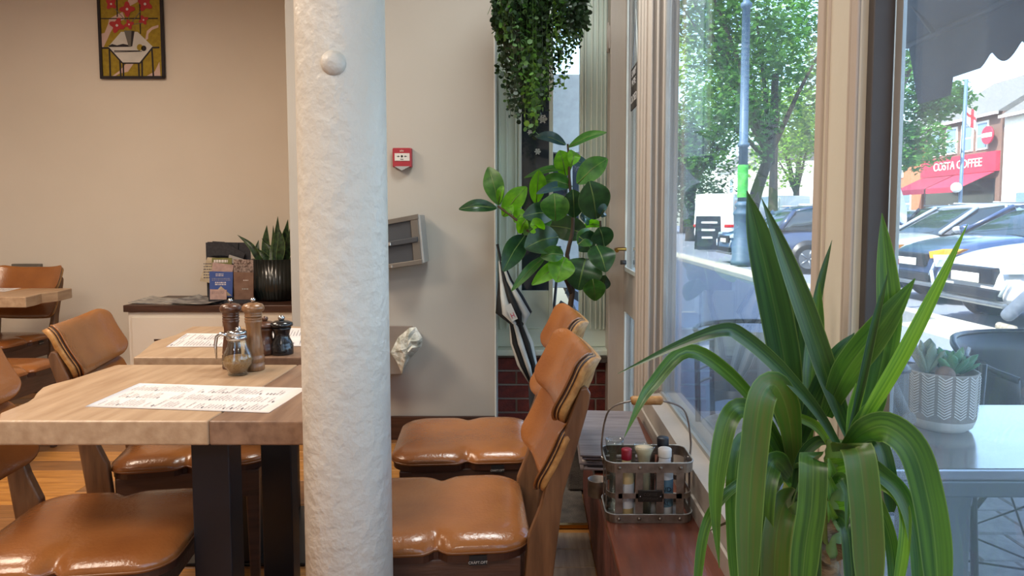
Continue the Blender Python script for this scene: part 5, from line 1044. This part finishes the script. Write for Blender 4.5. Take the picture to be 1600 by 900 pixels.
# ================================================================== TREES
mat('tree_leaf', (92, 136, 62), .6, c2=(60, 104, 48), scale=.7, transl=.35); mat('tree_leaf_light', (150, 176, 84), .6, c2=(104, 144, 60), scale=.8, transl=.45); mat('tree_leaf_dark', (60, 92, 52), .6, c2=(44, 74, 44), scale=.7, transl=.25); mat('tree_bark', (70, 60, 52), .9, bump=.6, bscale=6)
def tree(label, x, y, h, blobs, n, m, s=.2, lean=0, group='street trees', r=.3):
    t = thing('street_tree', label, 'tree', (x, y, -.05), 0, group)
    obj('trunk', MB().tube(spline([(x-lean, y, -.1), (x-lean*.6, y, h*.3), (x, y, h*.6), (x+.1, y, h)], 14), [r*(1-.04*i) for i in range(15)], 12), 'tree_bark', t)
    mbb = MB()
    for bx_, by_, bz_, br in blobs[:6]: mbb.tube([(x, y, h*.55), ((x+bx_)/2, (y+by_)/2, (h*.6+bz_)/2), (bx_, by_, bz_)], [.12, .08, .03], 6)
    obj('branches', mbb, 'tree_bark', t, kind='stuff')
    tot = sum(b[3]**2 for b in blobs); V_, F_ = [], []
    for bx_, by_, bz_, br in blobs:
        for _ in range(int(n*br*br/tot)):
            a = R.uniform(0, math.tau); zz = R.uniform(-1, 1); rr = br*(R.uniform(.35, 1)**.5)*(1+.15*math.sin(5*a+3*zz)); k = math.sqrt(1-zz*zz)
            p = (bx_+rr*k*math.cos(a), by_+rr*k*math.sin(a), bz_+rr*zz*.85); a2 = R.uniform(0, math.tau); q = s*R.uniform(.6, 1.3); ca, sa = math.cos(a2)*q, math.sin(a2)*q; tz = R.uniform(-.6, .6)*q; b = len(V_)
            V_ += [p, (p[0]+ca*.5-sa*.4, p[1]+sa*.5+ca*.4, p[2]+tz*.5), (p[0]+ca, p[1]+sa, p[2]+tz-.02), (p[0]+ca*.5+sa*.4, p[1]+sa*.5-ca*.4, p[2]-tz*.3)]; F_.append((b, b+1, b+2, b+3))
    mb = MB(); mb.v = V_; mb.f = F_; mb.sm = [False]*len(F_); obj('crown', mb, m, t, kind='stuff')
def blobs(cx_, cy_, cz_, rx_, rz_, n, br, sd):
    r_ = random.Random(sd); return [(cx_+r_.uniform(-rx_, rx_), cy_+r_.uniform(-rx_*.7, rx_*.7), cz_+r_.uniform(-rz_, rz_), br*r_.uniform(.7, 1.25)) for _ in range(n)]
tree('big street tree filling the middle window above the lamp post', 9.8, 29, 7, blobs(9.0, 29, 8.2, 3.6, 4.0, 22, 1.9, 1)+blobs(7.4, 27, 5.0, 1.2, 1.4, 5, 1.2, 2), 15000, 'tree_leaf', .22, lean=1.0)
tree('lower pale leafy tree left of the lamp post far off', 8.6, 38, 4, blobs(8.4, 38, 4.2, 1.8, 2.0, 9, 1.3, 3), 5000, 'tree_leaf_dark', .24)
tree('sunlit yellow-green tree right of the lamp post far off', 18.0, 48, 5, blobs(17.6, 48, 6.4, 1.8, 2.6, 10, 1.7, 4), 6000, 'tree_leaf_light', .26)
tree('leafy tree hanging into the right window beside the frame', 11.8, 25, 6, blobs(12.9, 25, 6.0, 1.3, 2.3, 16, .9, 5)+blobs(14.5, 25, 5.3, .7, .5, 6, .6, 6), 12000, 'tree_leaf', .18)
tree('dark dense tree farthest down the street', 12.5, 58, 6, blobs(12.5, 58, 6, 5, 4.0, 14, 2.6, 7), 7000, 'tree_leaf_dark', .34)
tree('sunlit leafy tree behind the big street tree', 13.0, 38, 7, blobs(12.4, 38, 10, 3.2, 4.0, 14, 2.0, 8), 7000, 'tree_leaf_light', .26)
# ================================================================== FAR BUILDINGS
mat('brick_orange', (196, 120, 80), .8, c2=(176, 102, 68), scale=8); mat('brick_brown', (120, 92, 80), .85, c2=(100, 76, 66), scale=12); mat('slate', (112, 110, 104), .8, c2=(84, 84, 82), scale=6, stretch=(1, 1, 3)); mat('shop_red', (178, 34, 62), .6); mat('shop_red_dark', (128, 30, 54), .7); mat('shop_glass', (36, 44, 50), .15); mat('white_render', (226, 222, 212), .8); mat('win_pane', (110, 134, 156), .15)
XB = 27
def building(name, label, y0_, y1_, h, m, wins, roof=None, x0_=XB, dep_=9, ridge=3.0):
    t = thing(name, label, 'building', (x0_+dep_/2, (y0_+y1_)/2, 0), 0, 'buildings across the road'); obj('wall', MB().box(x0_, x0_+dep_, y0_, y1_, -.1, h), m, t)
    if roof: obj('roof', MB().prism([(x0_-.3, h), (x0_+dep_+.3, h), (x0_+dep_/2, h+ridge)], y0_, y1_, lambda x, y, hh: (x, hh, y)), roof, t); obj('gutter', MB().box(x0_-.4, x0_-.25, y0_, y1_, h-.15, h), 'white_render', t)
    for (wy, wz, ww, wh) in wins:
        f = obj('window', MB().box(x0_-.06, x0_+.05, wy-ww/2, wy+ww/2, wz-wh/2, wz+wh/2), 'white_render', t)
        obj('pane', MB().box(x0_-.08, x0_-.06, wy-ww/2+.12, wy+ww/2-.12, wz+.06, wz+wh/2-.12), 'win_pane', f); obj('pane', MB().box(x0_-.08, x0_-.06, wy-ww/2+.12, wy+ww/2-.12, wz-wh/2+.12, wz-.06), 'win_pane', f)
    return t
sh = building('shop_building', 'brown brick coffee shop with red fascia and slate roof across the road', 40.8, 48.6, 7.3, 'brick_brown', [(47.3, 6.1, 1.2, 1.7), (45.6, 6.1, 1.2, 1.7), (44.0, 6.1, 1.2, 1.7), (42.5, 6.1, 1.1, 1.7)], 'slate')
obj('fascia', MB().box(XB-.25, XB, 40.85, 48.7, 3.9, 5.05), 'shop_red', sh); obj('shop_window', MB().box(XB-.05, XB, 41.2, 48.3, .5, 3.5), 'shop_glass', sh)
text('lettering', 'COSTA COFFEE', .72, frame_M((XB-.26, 44.6, 4.48), (0, -1, 0), (0, 0, 1)), 'plate_white', sh, ext=.02)
for i, (a, b) in enumerate(((48.6, 45.0), (44.8, 41.0))): 
    o = obj('shop_awning', MB().add([(XB-.2, a, 3.85), (XB-.2, b, 3.85), (XB-2.0, b, 3.0), (XB-2.0, a, 3.0), (XB-2.0, b, 2.7), (XB-2.0, a, 2.7)], [(0, 1, 2, 3), (3, 2, 4, 5)]), 'shop_red_dark' if i == 0 else 'shop_red', sh); o.modifiers.new('s', 'SOLIDIFY').thickness = .03
bs_ = thing('hanging_sign', 'round red sign with white band on the coffee shop wall', 'sign', (XB-.5, 41.4, 6.0))
obj('disc', MB().cyl((XB-.35, 41.45, 6.0), (XB-.45, 41.45, 6.0), .52, 24), 'shop_red', bs_); obj('band', MB().box(XB-.47, XB-.45, 41.0, 41.9, 5.88, 6.12), 'plate_white', bs_)
building('white_building', 'white rendered building at the right edge across the road', 30.0, 40.6, 7.0, 'white_render', [(38.5, 1.6, 1.8, 2.2), (36, 5.0, 1.2, 1.6)], 'slate')
building('brick_building', 'orange brick building behind the tree across the road', 48.9, 60, 6.2, 'brick_orange', [(51, 2.2, 1.6, 1.6), (52, 4.9, 1.2, 1.6), (55, 4.9, 1.2, 1.6)], 'slate', ridge=3)
building('white_house', 'pale house glimpsed between the trees past the lamp post', 66, 80, 6.5, 'white_render', [(70, 4.5, 1.4, 1.6), (74, 4.5, 1.4, 1.6)], 'slate', 21)
# flag pole
q = PZ(1497, 330, -.05) if False else Vector((15.2, 25.0, 0)); q = PY(1497, 330, 23.5)
fpz = thing('flag_pole', 'slim blue pole with a red and white flag before the shop', 'flagpole', (q.x, q.y, 0)); tp = PY(1510, 124, 23.5)
obj('pole', MB().tube([(q.x, q.y, 0), (q.x+.05, q.y, 1.4), tp], .06, 8), 'post_blue', fpz)
mb = MB(); vs = []
for j in range(7):
    for i in range(6): vs.append((tp.x+.05+i*.07, q.y+.05*math.sin(i*1.4), tp.z-.85-j*.10-i*.05))
mb.add(vs, [(j*6+i, j*6+i+1, j*6+i+7, j*6+i+6) for j in range(6) for i in range(5)], True); fg = obj('flag', mb, 'plate_white', fpz); fg.modifiers.new('s', 'SOLIDIFY').thickness = .01
vs2 = [(a, b-.02, c_) for a, b, c_ in vs]; obj('red_stripe', MB().add(vs2, [(2*6+i, 2*6+i+1, 2*6+i+7, 2*6+i+6) for i in range(5)]+[(j*6+2, j*6+3, j*6+9, j*6+8) for j in range(6)], True), 'lamp_red', fg)
pb = PY(1497, 293, 23.3); obj('lamp_globe', MB().sphere((pb.x, q.y-.1, pb.z), .17, 12, 8), 'plate_white', fpz)
# feather banner far
q = PZ(1403, 340, 0) if False else PY(1403, 310, 30); bn = thing('feather_banner', 'white feather banner standing under the far tree', 'banner', (q.x, q.y, 0)); obj('sail', MB().prism([(0, .3), (.75, .25), (.7, 1.6), (.35, 2.6), (.05, 2.9)], 0, .02, lambda x, y, h: (q.x-.3+x, q.y+h, y)), 'plate_white', bn); obj('pole', MB().tube([(q.x-.3, q.y, 0), (q.x-.3, q.y, 2.9)], .02, 6), 'rod_black', bn)
# ================================================================== PERSON walking past (trailing leg in view)
mat('trousers', (92, 100, 114), .8, c2=(78, 86, 100), scale=20); mat('shoe', (150, 142, 128), .7, c2=(110, 102, 92), scale=40); mat('shirt', (60, 70, 92), .8); mat('skin', (196, 150, 124), .5); mat('hair', (60, 44, 34), .8)
ft = PZ(1560, 516, 0); th_ = math.radians(131); dv = Vector((-math.cos(th_), -math.sin(th_), 0)); rt = ft+dv*.52; rt.z = -.012
pe = thing('person', 'person in pale grey trousers and light shoes striding past the white car', 'person', rt, th_)
def skin_fig(name, verts, edges, m, root=0, par=None):
    me = bpy.data.meshes.new(name); me.from_pydata([v[:3] for v in verts], edges, []); me.materials.append(MATS[m]); o = bpy.data.objects.new(name, me); COL.objects.link(o); o.parent = par or pe
    sk = o.modifiers.new('k', 'SKIN'); sd = me.skin_vertices[0].data
    for i, v in enumerate(verts): sd[i].radius = (v[3], v[4] if len(v) > 4 else v[3]); sd[i].use_root = (i == root)
    sk.use_smooth_shade = True; ss = o.modifiers.new('s', 'SUBSURF'); ss.levels = 2; ss.render_levels = 2; return o
bd = skin_fig('body', [(0, 0, .98, .12, .15), (0, 0, 1.12, .11, .15), (-.01, 0, 1.30, .12, .17), (-.01, 0, 1.44, .08, .15), (-.02, 0, 1.52, .055), (-.04, 0, 1.60, .07), (-.05, 0, 1.70, .10, .085), (-.05, 0, 1.78, .075),
  (-.01, -.20, 1.42, .055), (.10, -.26, 1.16, .045), (-.06, -.25, .94, .033), (-.09, -.25, .88, .03),
  (-.01, .20, 1.42, .055), (-.12, .26, 1.16, .045), (-.26, .24, .98, .033), (-.32, .24, .94, .03)], [(0, 1), (1, 2), (2, 3), (3, 4), (4, 5), (5, 6), (6, 7), (3, 8), (8, 9), (9, 10), (10, 11), (3, 12), (12, 13), (13, 14), (14, 15)], 'skin')
skin_fig('shirt', [(0, 0, 1.0, .14, .17), (0, 0, 1.14, .13, .17), (-.01, 0, 1.30, .14, .19), (-.01, 0, 1.43, .10, .17), (-.01, -.20, 1.42, .07), (.08, -.25, 1.20, .06), (-.01, .20, 1.42, .07), (-.10, .25, 1.20, .06)], [(0, 1), (1, 2), (2, 3), (3, 4), (4, 5), (3, 6), (6, 7)], 'shirt')
skin_fig('trousers', [(0, 0, .98, .13, .16), (-.02, -.09, .86, .10), (-.24, -.09, .48, .078), (-.40, -.08, .10, .07), (.02, .09, .86, .10), (.16, .09, .50, .08), (.46, .09, .14, .075)], [(0, 1), (1, 2), (2, 3), (0, 4), (4, 5), (5, 6)], 'trousers')
for dx, dz, s_ in ((-.42, .0, -.085), (.50, .02, .09)): skin_fig('shoe', [(dx+.03, s_, .06+dz, .05, .045), (dx-.09, s_, .045+dz*.5, .045, .05), (dx-.18, s_, .038, .035, .048)], [(0, 1), (1, 2)], 'shoe')
obj('hair', MB().sphere((-.03, 0, 1.77), .112, 16, 10, (1, 1, .85)), 'hair', pe, local=True)
obj('face', MB().sphere((-.085, 0, 1.69), .085, 16, 12, (1, 1, 1.25)), 'skin', pe, local=True)
for s in (-1, 1): obj('eye', MB().sphere((-.162, s*.032, 1.715), .012, 8, 6), 'hair', pe, local=True); obj('ear', MB().sphere((-.04, s*.105, 1.69), .024, 8, 6, (1, 1, 1.4)), 'skin', pe, local=True)
obj('nose', MB().tube([(-.16, 0, 1.72), (-.185, 0, 1.68), (-.165, 0, 1.67)], [.008, .014, .012], 8), 'skin', pe, local=True)
for s in (-1, 1):
    hx_, hz_ = (-.10, .84) if s < 0 else (-.34, .91)
    for k in range(5): obj('finger', MB().tube([(hx_+.01, s*.245+(k-2)*.013, hz_+.02), (hx_, s*.245+(k-2)*.016, hz_-.03+(.02 if k in (0, 4) else 0)), (hx_+.01, s*.245+(k-2)*.015, hz_-.065+(.03 if k in (0, 4) else 0))], [.010, .009, .006], 6), 'skin', pe, local=True)
